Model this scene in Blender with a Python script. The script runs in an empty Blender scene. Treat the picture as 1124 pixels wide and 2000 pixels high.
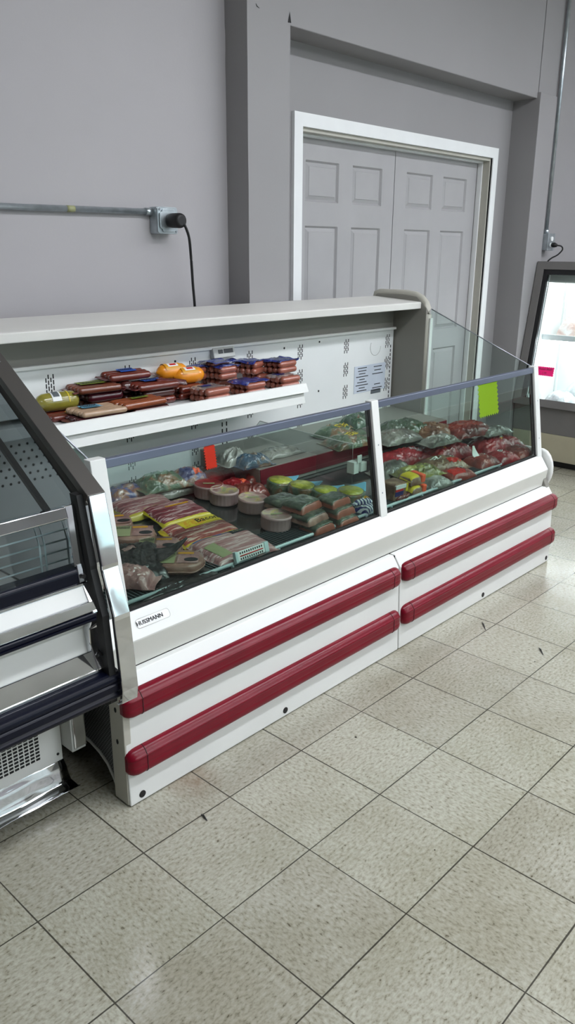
import bpy, bmesh, math, random
from mathutils import Vector, Matrix, noise
random.seed(7)
SC = bpy.context.scene
COL = SC.collection
PI = math.pi

# ------------------------------------------------------------------ camera
CAMR = [(0.68278, -0.73060, 0.00616), (-0.22622, -0.21942, -0.94904), (0.69472, 0.64659, -0.31509)]
CAMC = Vector((-0.97235, -1.71167, 1.48836))
FPX = 1547.9
def ray(px, py):
    v = ((px - 562) / FPX, (py - 1000) / FPX, 1.0)
    return Vector([sum(CAMR[k][i] * v[k] for k in range(3)) for i in range(3)])
def atx(px, py, x):
    d = ray(px, py); return CAMC + d * ((x - CAMC.x) / d.x)
def aty(px, py, y):
    d = ray(px, py); return CAMC + d * ((y - CAMC.y) / d.y)
def atz(px, py, z):
    d = ray(px, py); return CAMC + d * ((z - CAMC.z) / d.z)
DZ0, DSL = 0.522, 0.085
def deckz(y): return DZ0 + DSL * (y - 0.03)
def dk(px, py, h=0.0):
    d = ray(px, py)
    k = (DZ0 + DSL * (CAMC.y - 0.03) + h - CAMC.z) / (d.z - DSL * d.y)
    return CAMC + d * k

cam = bpy.data.cameras.new('camera'); co = bpy.data.objects.new('camera', cam); COL.objects.link(co)
r0, r1, r2 = [Vector(r).normalized() for r in CAMR]
M = Matrix(((r0.x, -r1.x, -r2.x), (r0.y, -r1.y, -r2.y), (r0.z, -r1.z, -r2.z))).to_4x4()
M.translation = CAMC
co.matrix_world = M
cam.sensor_width = 36.0
cam.lens = 36.0 * FPX / 2000.0
cam.clip_start = 0.02
SC.camera = co
SC.view_settings.view_transform = 'Standard'
SC.view_settings.look = 'None'
SC.view_settings.gamma = 1.0
SC.view_settings.use_curve_mapping = False
SC.view_settings.exposure = 1.83

# ------------------------------------------------------------------ materials
def lin(c):
    out = []
    for v in c:
        v = v / 255.0
        out.append(v / 12.92 if v <= 0.04045 else ((v + 0.055) / 1.055) ** 2.4)
    return tuple(out) + (1.0,)
MATS = {}
def newmat(name):
    m = bpy.data.materials.new(name); m.use_nodes = True
    nt = m.node_tree; b = nt.nodes['Principled BSDF']
    MATS[name] = m
    return m, nt, b
def N(nt, typ, **kw):
    n = nt.nodes.new(typ)
    for k, v in kw.items():
        if k in n.inputs: n.inputs[k].default_value = v
        else: setattr(n, k, v)
    return n
def ramp(nt, fac, stops, interp='LINEAR'):
    n = nt.nodes.new('ShaderNodeValToRGB'); n.color_ramp.interpolation = interp
    e = n.color_ramp.elements
    while len(e) < len(stops): e.new(0.5)
    for i, (p, c) in enumerate(stops):
        e[i].position = p; e[i].color = c if len(c) == 4 else lin(c)
    nt.links.new(fac, n.inputs[0])
    return n.outputs[0]
def mixc(nt, fac, a, b):
    n = nt.nodes.new('ShaderNodeMix'); n.data_type = 'RGBA'
    for sock, v in ((n.inputs[0], fac), (n.inputs[6], a), (n.inputs[7], b)):
        if isinstance(v, (int, float)): sock.default_value = v
        elif isinstance(v, tuple): sock.default_value = v if len(v) == 4 else lin(v)
        else: nt.links.new(v, sock)
    return n.outputs[2]
def math_(nt, op, a, b=None, c=None):
    n = nt.nodes.new('ShaderNodeMath'); n.operation = op
    for i, v in enumerate((a, b, c)):
        if v is None: continue
        if isinstance(v, (int, float)): n.inputs[i].default_value = v
        else: nt.links.new(v, n.inputs[i])
    return n.outputs[0]
def pm(name, col, rough=0.5, metal=0.0, coat=0.0, var=0.06, scale=6.0, bump=0.0, bscale=60.0, spec=0.5):
    """painted / plastic surface: base colour with a little procedural unevenness."""
    m, nt, b = newmat(name)
    tc = N(nt, 'ShaderNodeTexCoord')
    n = N(nt, 'ShaderNodeTexNoise', Scale=scale, Detail=4.0)
    nt.links.new(tc.outputs['Object'], n.inputs['Vector'])
    c = lin(col)
    lo = tuple(v * (1 - var) for v in c[:3]) + (1,); hi = tuple(min(1, v * (1 + var)) for v in c[:3]) + (1,)
    nt.links.new(ramp(nt, n.outputs[0], [(0.3, lo), (0.7, hi)]), b.inputs['Base Color'])
    b.inputs['Roughness'].default_value = rough; b.inputs['Metallic'].default_value = metal
    b.inputs['Coat Weight'].default_value = coat; b.inputs['Coat Roughness'].default_value = 0.08
    b.inputs['Specular IOR Level'].default_value = spec
    if bump:
        n2 = N(nt, 'ShaderNodeTexNoise', Scale=bscale, Detail=3.0)
        nt.links.new(tc.outputs['Object'], n2.inputs['Vector'])
        bp = N(nt, 'ShaderNodeBump', Strength=bump, Distance=0.004)
        nt.links.new(n2.outputs[0], bp.inputs['Height']); nt.links.new(bp.outputs[0], b.inputs['Normal'])
    return m
def blotch(name, stops, scale=18.0, rough=0.25, coat=0.6, stretch=(1, 1, 1), bump=0.35, bscale=45.0, dist=0.6):
    """printed film / meat seen through film: patches of several colours under a shiny clear film."""
    m, nt, b = newmat(name)
    tc = N(nt, 'ShaderNodeTexCoord'); mp = N(nt, 'ShaderNodeMapping'); mp.inputs['Scale'].default_value = stretch
    oi = N(nt, 'ShaderNodeObjectInfo')
    nt.links.new(tc.outputs['Object'], mp.inputs['Vector'])
    cmb = N(nt, 'ShaderNodeCombineXYZ'); nt.links.new(math_(nt, 'MULTIPLY', oi.outputs['Random'], 37.0), cmb.inputs[0])
    nt.links.new(cmb.outputs[0], mp.inputs['Location'])
    n = N(nt, 'ShaderNodeTexNoise', Scale=scale, Detail=3.0, Distortion=dist)
    nt.links.new(mp.outputs[0], n.inputs['Vector'])
    nt.links.new(ramp(nt, n.outputs[0], stops), b.inputs['Base Color'])
    b.inputs['Roughness'].default_value = rough + 0.15
    b.inputs['Coat Weight'].default_value = coat; b.inputs['Coat Roughness'].default_value = 0.1
    n2 = N(nt, 'ShaderNodeTexNoise', Scale=bscale, Detail=2.0, Distortion=1.5)
    nt.links.new(tc.outputs['Object'], n2.inputs['Vector'])
    bp = N(nt, 'ShaderNodeBump', Strength=bump, Distance=0.006)
    nt.links.new(n2.outputs[0], bp.inputs['Height'])
    nt.links.new(bp.outputs[0], b.inputs['Normal']); nt.links.new(bp.outputs[0], b.inputs['Coat Normal'])
    return m
def glassmat(name, tint, refl=1.0, rough=0.0, haze=0.0, hazecol=(200, 200, 200), streak=False):
    """thin clear sheet: straight-through tint plus a Fresnel mirror reflection."""
    m, nt, b = newmat(name); nt.nodes.remove(b)
    out = [n for n in nt.nodes if n.type == 'OUTPUT_MATERIAL'][0]
    tr = N(nt, 'ShaderNodeBsdfTransparent', Color=lin(tint))
    gl = N(nt, 'ShaderNodeBsdfGlossy', Roughness=rough)
    fr = N(nt, 'ShaderNodeFresnel', IOR=1.45)
    # geometric normal side does not matter for a thin sheet
    f = math_(nt, 'MULTIPLY', fr.outputs[0], refl)
    lw = N(nt, 'ShaderNodeNewGeometry')
    f = math_(nt, 'MULTIPLY', f, math_(nt, 'SUBTRACT', 1.0, lw.outputs['Backfacing']))
    mx = N(nt, 'ShaderNodeMixShader')
    nt.links.new(f, mx.inputs[0]); nt.links.new(tr.outputs[0], mx.inputs[1]); nt.links.new(gl.outputs[0], mx.inputs[2])
    last = mx.outputs[0]
    if haze:
        df = N(nt, 'ShaderNodeBsdfDiffuse', Color=lin(hazecol))
        m2 = N(nt, 'ShaderNodeMixShader')
        tc = N(nt, 'ShaderNodeTexCoord')
        n = N(nt, 'ShaderNodeTexNoise', Scale=25.0, Detail=3.0, Distortion=1.0)
        nt.links.new(tc.outputs['Object'], n.inputs['Vector'])
        nt.links.new(math_(nt, 'MULTIPLY', n.outputs[0], haze * 2), m2.inputs[0])
        nt.links.new(last, m2.inputs[1]); nt.links.new(df.outputs[0], m2.inputs[2]); last = m2.outputs[0]
    nt.links.new(last, out.inputs[0])
    return m
def emit(name, col, s):
    m, nt, b = newmat(name)
    b.inputs['Base Color'].default_value = lin(col)
    b.inputs['Emission Color'].default_value = lin(col); b.inputs['Emission Strength'].default_value = s
    return m

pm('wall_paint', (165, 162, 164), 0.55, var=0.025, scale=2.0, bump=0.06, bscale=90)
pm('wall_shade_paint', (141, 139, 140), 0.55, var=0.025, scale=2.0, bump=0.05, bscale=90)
pm('ceiling_white', (215, 213, 208), 0.8)
pm('trim_white', (226, 228, 228), 0.35, var=0.03)
pm('door_paint', (160, 159, 160), 0.5, var=0.03)
pm('dark_gap', (14, 14, 15), 0.7)
pm('case_white', (216, 218, 215), 0.32, var=0.03, scale=3.0)
pm('case_cream', (201, 202, 195), 0.38, var=0.02)
pm('liner_white', (216, 219, 218), 0.35, var=0.02)
pm('liner_grey', (126, 124, 117), 0.5, var=0.03)
pm('slab_white', (206, 205, 200), 0.45, var=0.03)
pm('trim_putty', (176, 174, 163), 0.4)
pm('bumper_red', (110, 4, 28), 0.28, coat=0.0, var=0.12, scale=9.0, spec=0.28)
pm('bumper_navy', (6, 9, 26), 0.3, spec=0.22, coat=0.0, var=0.1)
pm('black_plastic', (18, 18, 20), 0.4)
pm('black_rubber', (12, 12, 13), 0.55)
pm('grey_metal', (150, 156, 162), 0.35, metal=0.6)
pm('steel_blue', (92, 100, 116), 0.35, metal=0.35)
pm('galvanised', (176, 184, 188), 0.33, metal=0.85, var=0.15, scale=25)
pm('dark_steel', (96, 93, 90), 0.4, metal=0.7, var=0.03)
pm('rail_pale', (196, 214, 216), 0.35, metal=0.2)
pm('grille_grey', (120, 134, 140), 0.45)
pm('freezer_grey', (112, 110, 108), 0.45)
pm('freezer_cream', (196, 190, 166), 0.5)
pm('liner_bright', (240, 244, 244), 0.4, var=0.01)
pm('paper_white', (226, 230, 234), 0.7)
pm('paper_bluegrey', (186, 194, 206), 0.7)
pm('ink', (30, 30, 34), 0.7)
pm('lcd', (40, 46, 50), 0.25)
pm('plastic_grey', (176, 178, 174), 0.4)
pm('deck_pan_paint', (46, 50, 50), 0.12, coat=0.5)
pm('rack_wire', (86, 98, 102), 0.35, metal=0.3)
pm('perf_white', (226, 228, 226), 0.4)
pm('maroon', (100, 26, 38), 0.35)
pm('opp_grey', (120, 120, 118), 0.5)

def chrome():
    m, nt, b = newmat('chrome')
    b.inputs['Metallic'].default_value = 1.0
    tc = N(nt, 'ShaderNodeTexCoord')
    n = N(nt, 'ShaderNodeTexNoise', Scale=7.0, Detail=1.0, Distortion=0.3)
    nt.links.new(tc.outputs['Object'], n.inputs['Vector'])
    nt.links.new(ramp(nt, n.outputs[0], [(0.3, (206, 208, 212)), (0.7, (232, 234, 238))]), b.inputs['Base Color'])
    b.inputs['Roughness'].default_value = 0.06
    bp = N(nt, 'ShaderNodeBump', Strength=0.16, Distance=0.01)
    nt.links.new(n.outputs[0], bp.inputs['Height']); nt.links.new(bp.outputs[0], b.inputs['Normal'])
chrome()
def mirror():
    m, nt, b = newmat('smoked_mirror')
    b.inputs['Metallic'].default_value = 1.0
    n = N(nt, 'ShaderNodeTexNoise', Scale=3.0)
    nt.links.new(ramp(nt, n.outputs[0], [(0.3, (196, 198, 200)), (0.7, (206, 208, 210))]), b.inputs['Base Color'])
    b.inputs['Roughness'].default_value = 0.03
mirror()
glassmat('case_glass', (236, 245, 241), 2.2)
glassmat('clear_glass', (240, 246, 244), 0.7)
glassmat('deli_glass', (238, 241, 241), 1.4)
glassmat('freezer_glass', (244, 248, 248), 0.5)
glassmat('acrylic', (232, 236, 236), 1.0, haze=0.03)
glassmat('clear_film', (246, 248, 248), 1.8, rough=0.12, haze=0.16)
glassmat('frost_film', (240, 244, 246), 1.5, rough=0.2, haze=0.35, hazecol=(235, 238, 240))

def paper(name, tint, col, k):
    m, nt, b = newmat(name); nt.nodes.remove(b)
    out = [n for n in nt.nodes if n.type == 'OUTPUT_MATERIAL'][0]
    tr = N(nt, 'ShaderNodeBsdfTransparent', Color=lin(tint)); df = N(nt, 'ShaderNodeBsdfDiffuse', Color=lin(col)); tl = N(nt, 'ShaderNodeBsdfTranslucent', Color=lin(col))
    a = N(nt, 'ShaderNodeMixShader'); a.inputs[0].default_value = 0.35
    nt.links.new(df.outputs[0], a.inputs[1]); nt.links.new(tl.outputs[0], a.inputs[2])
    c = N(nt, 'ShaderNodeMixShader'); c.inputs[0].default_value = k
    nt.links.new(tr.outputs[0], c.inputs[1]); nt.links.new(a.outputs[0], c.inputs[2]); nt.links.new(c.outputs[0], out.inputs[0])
paper('sheet_orange', (255, 160, 140), (240, 92, 72), 0.42)
paper('sheet_lime', (226, 250, 160), (176, 206, 70), 0.4)
paper('note_pink', (255, 120, 190), (255, 56, 158), 0.9)

# floor: 30 cm vinyl composition tiles, mottled, with joints and wear
def floor_mat():
    m, nt, b = newmat('vinyl_tile')
    tc = N(nt, 'ShaderNodeTexCoord')
    T = 0.3048
    sep = N(nt, 'ShaderNodeSeparateXYZ'); nt.links.new(tc.outputs['Object'], sep.inputs[0])
    u = math_(nt, 'DIVIDE', sep.outputs[0], T); v = math_(nt, 'DIVIDE', sep.outputs[1], T)
    fu = math_(nt, 'FLOOR', u); fv = math_(nt, 'FLOOR', v)
    cell = N(nt, 'ShaderNodeCombineXYZ'); nt.links.new(fu, cell.inputs[0]); nt.links.new(fv, cell.inputs[1])
    wn = N(nt, 'ShaderNodeTexWhiteNoise'); wn.noise_dimensions = '3D'; nt.links.new(cell.outputs[0], wn.inputs['Vector'])
    # flecks, running along x or y per tile
    par = math_(nt, 'MODULO', math_(nt, 'ABSOLUTE', math_(nt, 'ADD', fu, fv)), 2.0)
    def fl(sx, sy):
        mp = N(nt, 'ShaderNodeMapping'); mp.inputs['Scale'].default_value = (sx, sy, 1)
        nt.links.new(tc.outputs['Object'], mp.inputs['Vector'])
        n = N(nt, 'ShaderNodeTexNoise', Scale=1.0, Detail=2.5, Roughness=0.6)
        nt.links.new(mp.outputs[0], n.inputs['Vector']); return n.outputs[0]
    a = fl(70, 125); c = fl(125, 70)
    mx = N(nt, 'ShaderNodeMix'); nt.links.new(par, mx.inputs[0]); nt.links.new(a, mx.inputs[2]); nt.links.new(c, mx.inputs[3])
    fleck = ramp(nt, mx.outputs[0], [(0.27, (98, 94, 80)), (0.36, (150, 148, 134)), (0.50, (168, 167, 154)), (0.72, (184, 183, 172))])
    # tile to tile tint
    tint = ramp(nt, wn.outputs['Value'], [(0.0, (240, 238, 236)), (0.5, (247, 246, 243)), (1.0, (255, 255, 253))])
    mul = N(nt, 'ShaderNodeMix'); mul.data_type = 'RGBA'; mul.blend_type = 'MULTIPLY'; mul.inputs[0].default_value = 1.0
    nt.links.new(fleck, mul.inputs[6]); nt.links.new(tint, mul.inputs[7])
    # scuffs and grime
    big = N(nt, 'ShaderNodeTexNoise', Scale=1.7, Detail=5.0, Roughness=0.65); nt.links.new(tc.outputs['Object'], big.inputs['Vector'])
    g = ramp(nt, big.outputs[0], [(0.34, (222, 218, 208)), (0.56, (255, 255, 255))])
    mul2 = N(nt, 'ShaderNodeMix'); mul2.data_type = 'RGBA'; mul2.blend_type = 'MULTIPLY'; mul2.inputs[0].default_value = 0.8
    nt.links.new(mul.outputs[2], mul2.inputs[6]); nt.links.new(g, mul2.inputs[7])
    vo = N(nt, 'ShaderNodeTexVoronoi', Scale=5.5); nt.links.new(tc.outputs['Object'], vo.inputs['Vector'])
    spot = math_(nt, 'LESS_THAN', vo.outputs['Distance'], 0.022)
    colr = mixc(nt, spot, mul2.outputs[2], (46, 42, 36))
    # a rusty stain by the case front
    st = atz(378, 1524, 0)
    dx = N(nt, 'ShaderNodeVectorMath', operation='DISTANCE'); nt.links.new(tc.outputs['Object'], dx.inputs[0]); dx.inputs[1].default_value = (st.x, st.y, 0)
    sn = N(nt, 'ShaderNodeTexNoise', Scale=26.0, Detail=4.0); nt.links.new(tc.outputs['Object'], sn.inputs['Vector'])
    sf = math_(nt, 'MULTIPLY', math_(nt, 'MAXIMUM', math_(nt, 'SUBTRACT', 1.0, math_(nt, 'DIVIDE', dx.outputs['Value'], 0.10)), 0.0), math_(nt, 'MULTIPLY', sn.outputs[0], 1.1))
    colr = mixc(nt, sf, colr, (104, 66, 30))
    # joints
    def joint(s):
        fr = math_(nt, 'FRACT', s)
        d = math_(nt, 'MINIMUM', fr, math_(nt, 'SUBTRACT', 1.0, fr))
        return d
    jn = N(nt, 'ShaderNodeTexNoise', Scale=2.3, Detail=2.0); nt.links.new(tc.outputs['Object'], jn.inputs['Vector'])
    w = math_(nt, 'MULTIPLY_ADD', jn.outputs[0], 0.009, 0.0014)
    dmin = math_(nt, 'MINIMUM', joint(u), joint(v))
    jm = math_(nt, 'LESS_THAN', dmin, w)
    colr = mixc(nt, math_(nt, 'MULTIPLY', jm, 0.9), colr, (46, 43, 36))
    nt.links.new(colr, b.inputs['Base Color'])
    rn = N(nt, 'ShaderNodeTexNoise', Scale=3.5, Detail=6.0, Roughness=0.7); nt.links.new(tc.outputs['Object'], rn.inputs['Vector'])
    nt.links.new(math_(nt, 'MULTIPLY_ADD', rn.outputs[0], 0.16, 0.13), b.inputs['Roughness'])
    b.inputs['Specular IOR Level'].default_value = 0.45
    bp = N(nt, 'ShaderNodeBump', Strength=0.15, Distance=0.001)
    nt.links.new(math_(nt, 'SUBTRACT', rn.outputs[0], jm), bp.inputs['Height']); nt.links.new(bp.outputs[0], b.inputs['Normal'])
floor_mat()

def mesh_panel_mat():
    m, nt, b = newmat('honeycomb_mesh')
    tc = N(nt, 'ShaderNodeTexCoord'); mp = N(nt, 'ShaderNodeMapping')
    mp.inputs['Scale'].default_value = (1, 95, 150)
    nt.links.new(tc.outputs['Object'], mp.inputs['Vector'])
    sp = N(nt, 'ShaderNodeSeparateXYZ'); nt.links.new(mp.outputs[0], sp.inputs[0])
    row = math_(nt, 'FLOOR', sp.outputs[2])
    off = math_(nt, 'MULTIPLY', math_(nt, 'MODULO', math_(nt, 'ABSOLUTE', row), 2.0), 0.5)
    fy = math_(nt, 'SUBTRACT', math_(nt, 'FRACT', math_(nt, 'ADD', sp.outputs[1], off)), 0.5)
    fz = math_(nt, 'SUBTRACT', math_(nt, 'FRACT', sp.outputs[2]), 0.5)
    d = math_(nt, 'ADD', math_(nt, 'ABSOLUTE', fy), math_(nt, 'MULTIPLY', math_(nt, 'ABSOLUTE', fz), 0.8))
    hole = math_(nt, 'LESS_THAN', d, 0.44)
    nt.links.new(mixc(nt, hole, (104, 106, 108), (10, 10, 11)), b.inputs['Base Color'])
    b.inputs['Roughness'].default_value = 0.5
mesh_panel_mat()
def bacon_mat(name, border, fat, meat, dark, frame=True):
    m, nt, b = newmat(name)
    tc = N(nt, 'ShaderNodeTexCoord'); sp = N(nt, 'ShaderNodeSeparateXYZ'); nt.links.new(tc.outputs['Generated'], sp.inputs[0])
    mp = N(nt, 'ShaderNodeMapping'); mp.inputs['Scale'].default_value = (1.6, 13, 1); nt.links.new(tc.outputs['Generated'], mp.inputs['Vector'])
    n = N(nt, 'ShaderNodeTexNoise', Scale=1.4, Detail=4.0, Distortion=0.7); nt.links.new(mp.outputs[0], n.inputs['Vector'])
    c = ramp(nt, n.outputs[0], [(0.28, dark), (0.43, meat), (0.52, meat), (0.6, fat), (0.72, meat)])
    if frame:
        ax = math_(nt, 'ABSOLUTE', math_(nt, 'SUBTRACT', sp.outputs[0], 0.5)); ay = math_(nt, 'ABSOLUTE', math_(nt, 'SUBTRACT', sp.outputs[1], 0.5))
        e = math_(nt, 'MAXIMUM', math_(nt, 'GREATER_THAN', ax, 0.445), math_(nt, 'GREATER_THAN', ay, 0.395))
        c = mixc(nt, e, c, border)
    nt.links.new(c, b.inputs['Base Color'])
    b.inputs['Roughness'].default_value = 0.4; b.inputs['Coat Weight'].default_value = 0.6; b.inputs['Coat Roughness'].default_value = 0.08
    n2 = N(nt, 'ShaderNodeTexNoise', Scale=38.0, Detail=2.0, Distortion=1.0); nt.links.new(tc.outputs['Object'], n2.inputs['Vector'])
    bp = N(nt, 'ShaderNodeBump', Strength=0.3, Distance=0.004); nt.links.new(n2.outputs[0], bp.inputs['Height'])
    nt.links.new(bp.outputs[0], b.inputs['Normal']); nt.links.new(bp.outputs[0], b.inputs['Coat Normal'])
bacon_mat('bacon_gold', (196, 178, 36), (206, 176, 176), (126, 52, 62), (78, 22, 34))
bacon_mat('bacon_pale', (176, 160, 60), (208, 188, 180), (150, 96, 100), (96, 50, 58))
bacon_mat('bacon_streaky', (208, 176, 30), (220, 196, 180), (150, 66, 60), (104, 28, 30))
bacon_mat('bacon_pink', (60, 90, 150), (216, 190, 186), (166, 116, 116), (126, 70, 76), frame=False)
def stripes(name, c1, c2, scale):
    m, nt, b = newmat(name)
    tc = N(nt, 'ShaderNodeTexCoord'); sp = N(nt, 'ShaderNodeSeparateXYZ'); nt.links.new(tc.outputs['Object'], sp.inputs[0])
    f = math_(nt, 'GREATER_THAN', math_(nt, 'FRACT', math_(nt, 'MULTIPLY', math_(nt, 'ADD', sp.outputs[0], math_(nt, 'MULTIPLY', sp.outputs[1], 0.4)), scale)), 0.5)
    nt.links.new(mixc(nt, f, c1, c2), b.inputs['Base Color']); b.inputs['Roughness'].default_value = 0.35; b.inputs['Coat Weight'].default_value = 0.5
stripes('stripe_blue', (34, 44, 110), (226, 230, 236), 70.0)

# meats and films
pm('link_brown', (104, 52, 34), 0.3, coat=0.7, var=0.2, scale=30)
pm('link_hotdog', (146, 84, 68), 0.3, coat=0.6, var=0.14, scale=30)
pm('link_tan', (166, 138, 112), 0.32, coat=0.6, var=0.12, scale=30)
pm('link_dark', (64, 26, 22), 0.3, coat=0.7, var=0.2, scale=30)
pm('link_maroon', (70, 18, 28), 0.3, coat=0.7, var=0.2, scale=30)
pm('link_orange', (128, 62, 28), 0.3, coat=0.7, var=0.15, scale=30)
pm('link_redbrown', (98, 36, 24), 0.3, coat=0.7, var=0.2, scale=30)
pm('chub_orange', (228, 142, 24), 0.3, coat=0.6, var=0.08, scale=14)
pm('chub_olive', (134, 126, 48), 0.25, coat=0.8, var=0.2, scale=20)
pm('label_green', (118, 134, 40), 0.4); pm('label_blue', (44, 88, 176), 0.4); pm('label_sky', (112, 178, 206), 0.4)
pm('label_yellow', (206, 184, 40), 0.4); pm('label_white', (226, 228, 226), 0.45); pm('label_orange', (236, 96, 60), 0.45)
pm('label_red', (190, 36, 30), 0.4); pm('label_paleyellow', (150, 152, 112), 0.45); pm('label_navy', (34, 40, 96), 0.4)
pm('label_gold', (206, 146, 34), 0.4); pm('label_grey', (90, 96, 100), 0.4)
blotch('film_navy', [(0.35, (18, 22, 66)), (0.52, (34, 46, 128)), (0.62, (44, 58, 140)), (0.7, (150, 160, 200))], 26, coat=0.8, bump=0.7, bscale=60)
blotch('film_darkred', [(0.35, (44, 10, 16)), (0.6, (96, 26, 26)), (0.75, (120, 50, 40))], 22, coat=0.9)
blotch('film_blackgreen', [(0.35, (40, 48, 40)), (0.55, (66, 78, 62)), (0.7, (120, 124, 106))], 24, coat=0.8)
blotch('film_green', [(0.3, (16, 40, 26)), (0.5, (34, 70, 44)), (0.62, (56, 84, 56)), (0.72, (150, 60, 50)), (0.8, (190, 180, 120))], 16, coat=0.8)
blotch('film_red', [(0.3, (84, 6, 16)), (0.55, (146, 14, 28)), (0.72, (176, 30, 34)), (0.82, (214, 150, 60))], 9, coat=0.9, bump=0.5, bscale=30)
blotch('film_redbrown', [(0.3, (82, 24, 22)), (0.5, (124, 44, 36)), (0.64, (146, 62, 48)), (0.8, (196, 170, 150))], 14, coat=0.9, bump=0.5, bscale=34)
blotch('film_brownclear', [(0.3, (74, 52, 40)), (0.5, (116, 84, 64)), (0.7, (164, 140, 112)), (0.8, (206, 200, 186))], 16, coat=0.9, bump=0.5, bscale=34)
blotch('film_greyclear', [(0.3, (74, 76, 72)), (0.5, (112, 112, 104)), (0.66, (146, 146, 138)), (0.8, (214, 216, 214))], 12, coat=0.9, bump=0.6, bscale=30)
blotch('film_olive', [(0.3, (70, 70, 40)), (0.5, (116, 116, 56)), (0.66, (160, 158, 72)), (0.8, (206, 204, 170))], 14, coat=0.9, bump=0.5, bscale=30)
blotch('film_black', [(0.3, (10, 11, 12)), (0.6, (20, 21, 22)), (0.85, (46, 48, 50))], 10, coat=0.8, rough=0.2, bump=0.5, bscale=24)
blotch('film_blueteal', [(0.3, (30, 40, 60)), (0.48, (46, 84, 108)), (0.6, (108, 84, 60)), (0.75, (176, 176, 170))], 20, coat=0.8, bump=0.5)
blotch('film_bluebrown', [(0.3, (34, 40, 90)), (0.45, (80, 86, 130)), (0.58, (136, 90, 60)), (0.75, (200, 196, 196))], 24, coat=0.8, bump=0.5)
blotch('film_greenclear', [(0.3, (50, 76, 56)), (0.5, (92, 112, 88)), (0.62, (124, 88, 56)), (0.78, (180, 184, 170))], 18, coat=0.8, bump=0.5)
blotch('meat_pink', [(0.3, (120, 76, 76)), (0.5, (156, 112, 108)), (0.7, (190, 154, 148)), (0.8, (216, 200, 196))], 16, coat=0.8, bump=0.4)
blotch('meat_ham', [(0.3, (122, 84, 72)), (0.55, (150, 112, 98)), (0.8, (176, 142, 128))], 20, coat=0.7, bump=0.2)
blotch('meat_frozen', [(0.3, (200, 160, 150)), (0.5, (222, 200, 194)), (0.65, (236, 232, 230)), (0.8, (246, 248, 248))], 14, coat=0.6, bump=0.5)
blotch('bag_white', [(0.3, (150, 156, 160)), (0.5, (206, 212, 214)), (0.7, (240, 244, 244))], 10, coat=0.8, bump=0.7, bscale=26)
blotch('bag_grey', [(0.3, (70, 72, 76)), (0.5, (112, 114, 118)), (0.7, (170, 174, 178))], 10, coat=0.8, bump=0.6, bscale=26)
def tub_mat():
    pm('tub_pink', (186, 152, 152), 0.4, coat=0.3, var=0.05)
    blotch('tub_lid', [(0.35, (150, 100, 96)), (0.55, (186, 160, 150)), (0.66, (206, 186, 110)), (0.78, (110, 60, 50))], 26, coat=0.8, bump=0.1)
    blotch('tub_lid_red', [(0.35, (120, 24, 30)), (0.6, (160, 40, 44)), (0.75, (206, 180, 110))], 22, coat=0.8, bump=0.1)
    blotch('lid_yellow', [(0.35, (150, 156, 40)), (0.55, (190, 190, 60)), (0.7, (214, 206, 110)), (0.8, (110, 120, 50))], 40, coat=0.6, bump=0.15)
tub_mat()
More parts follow.
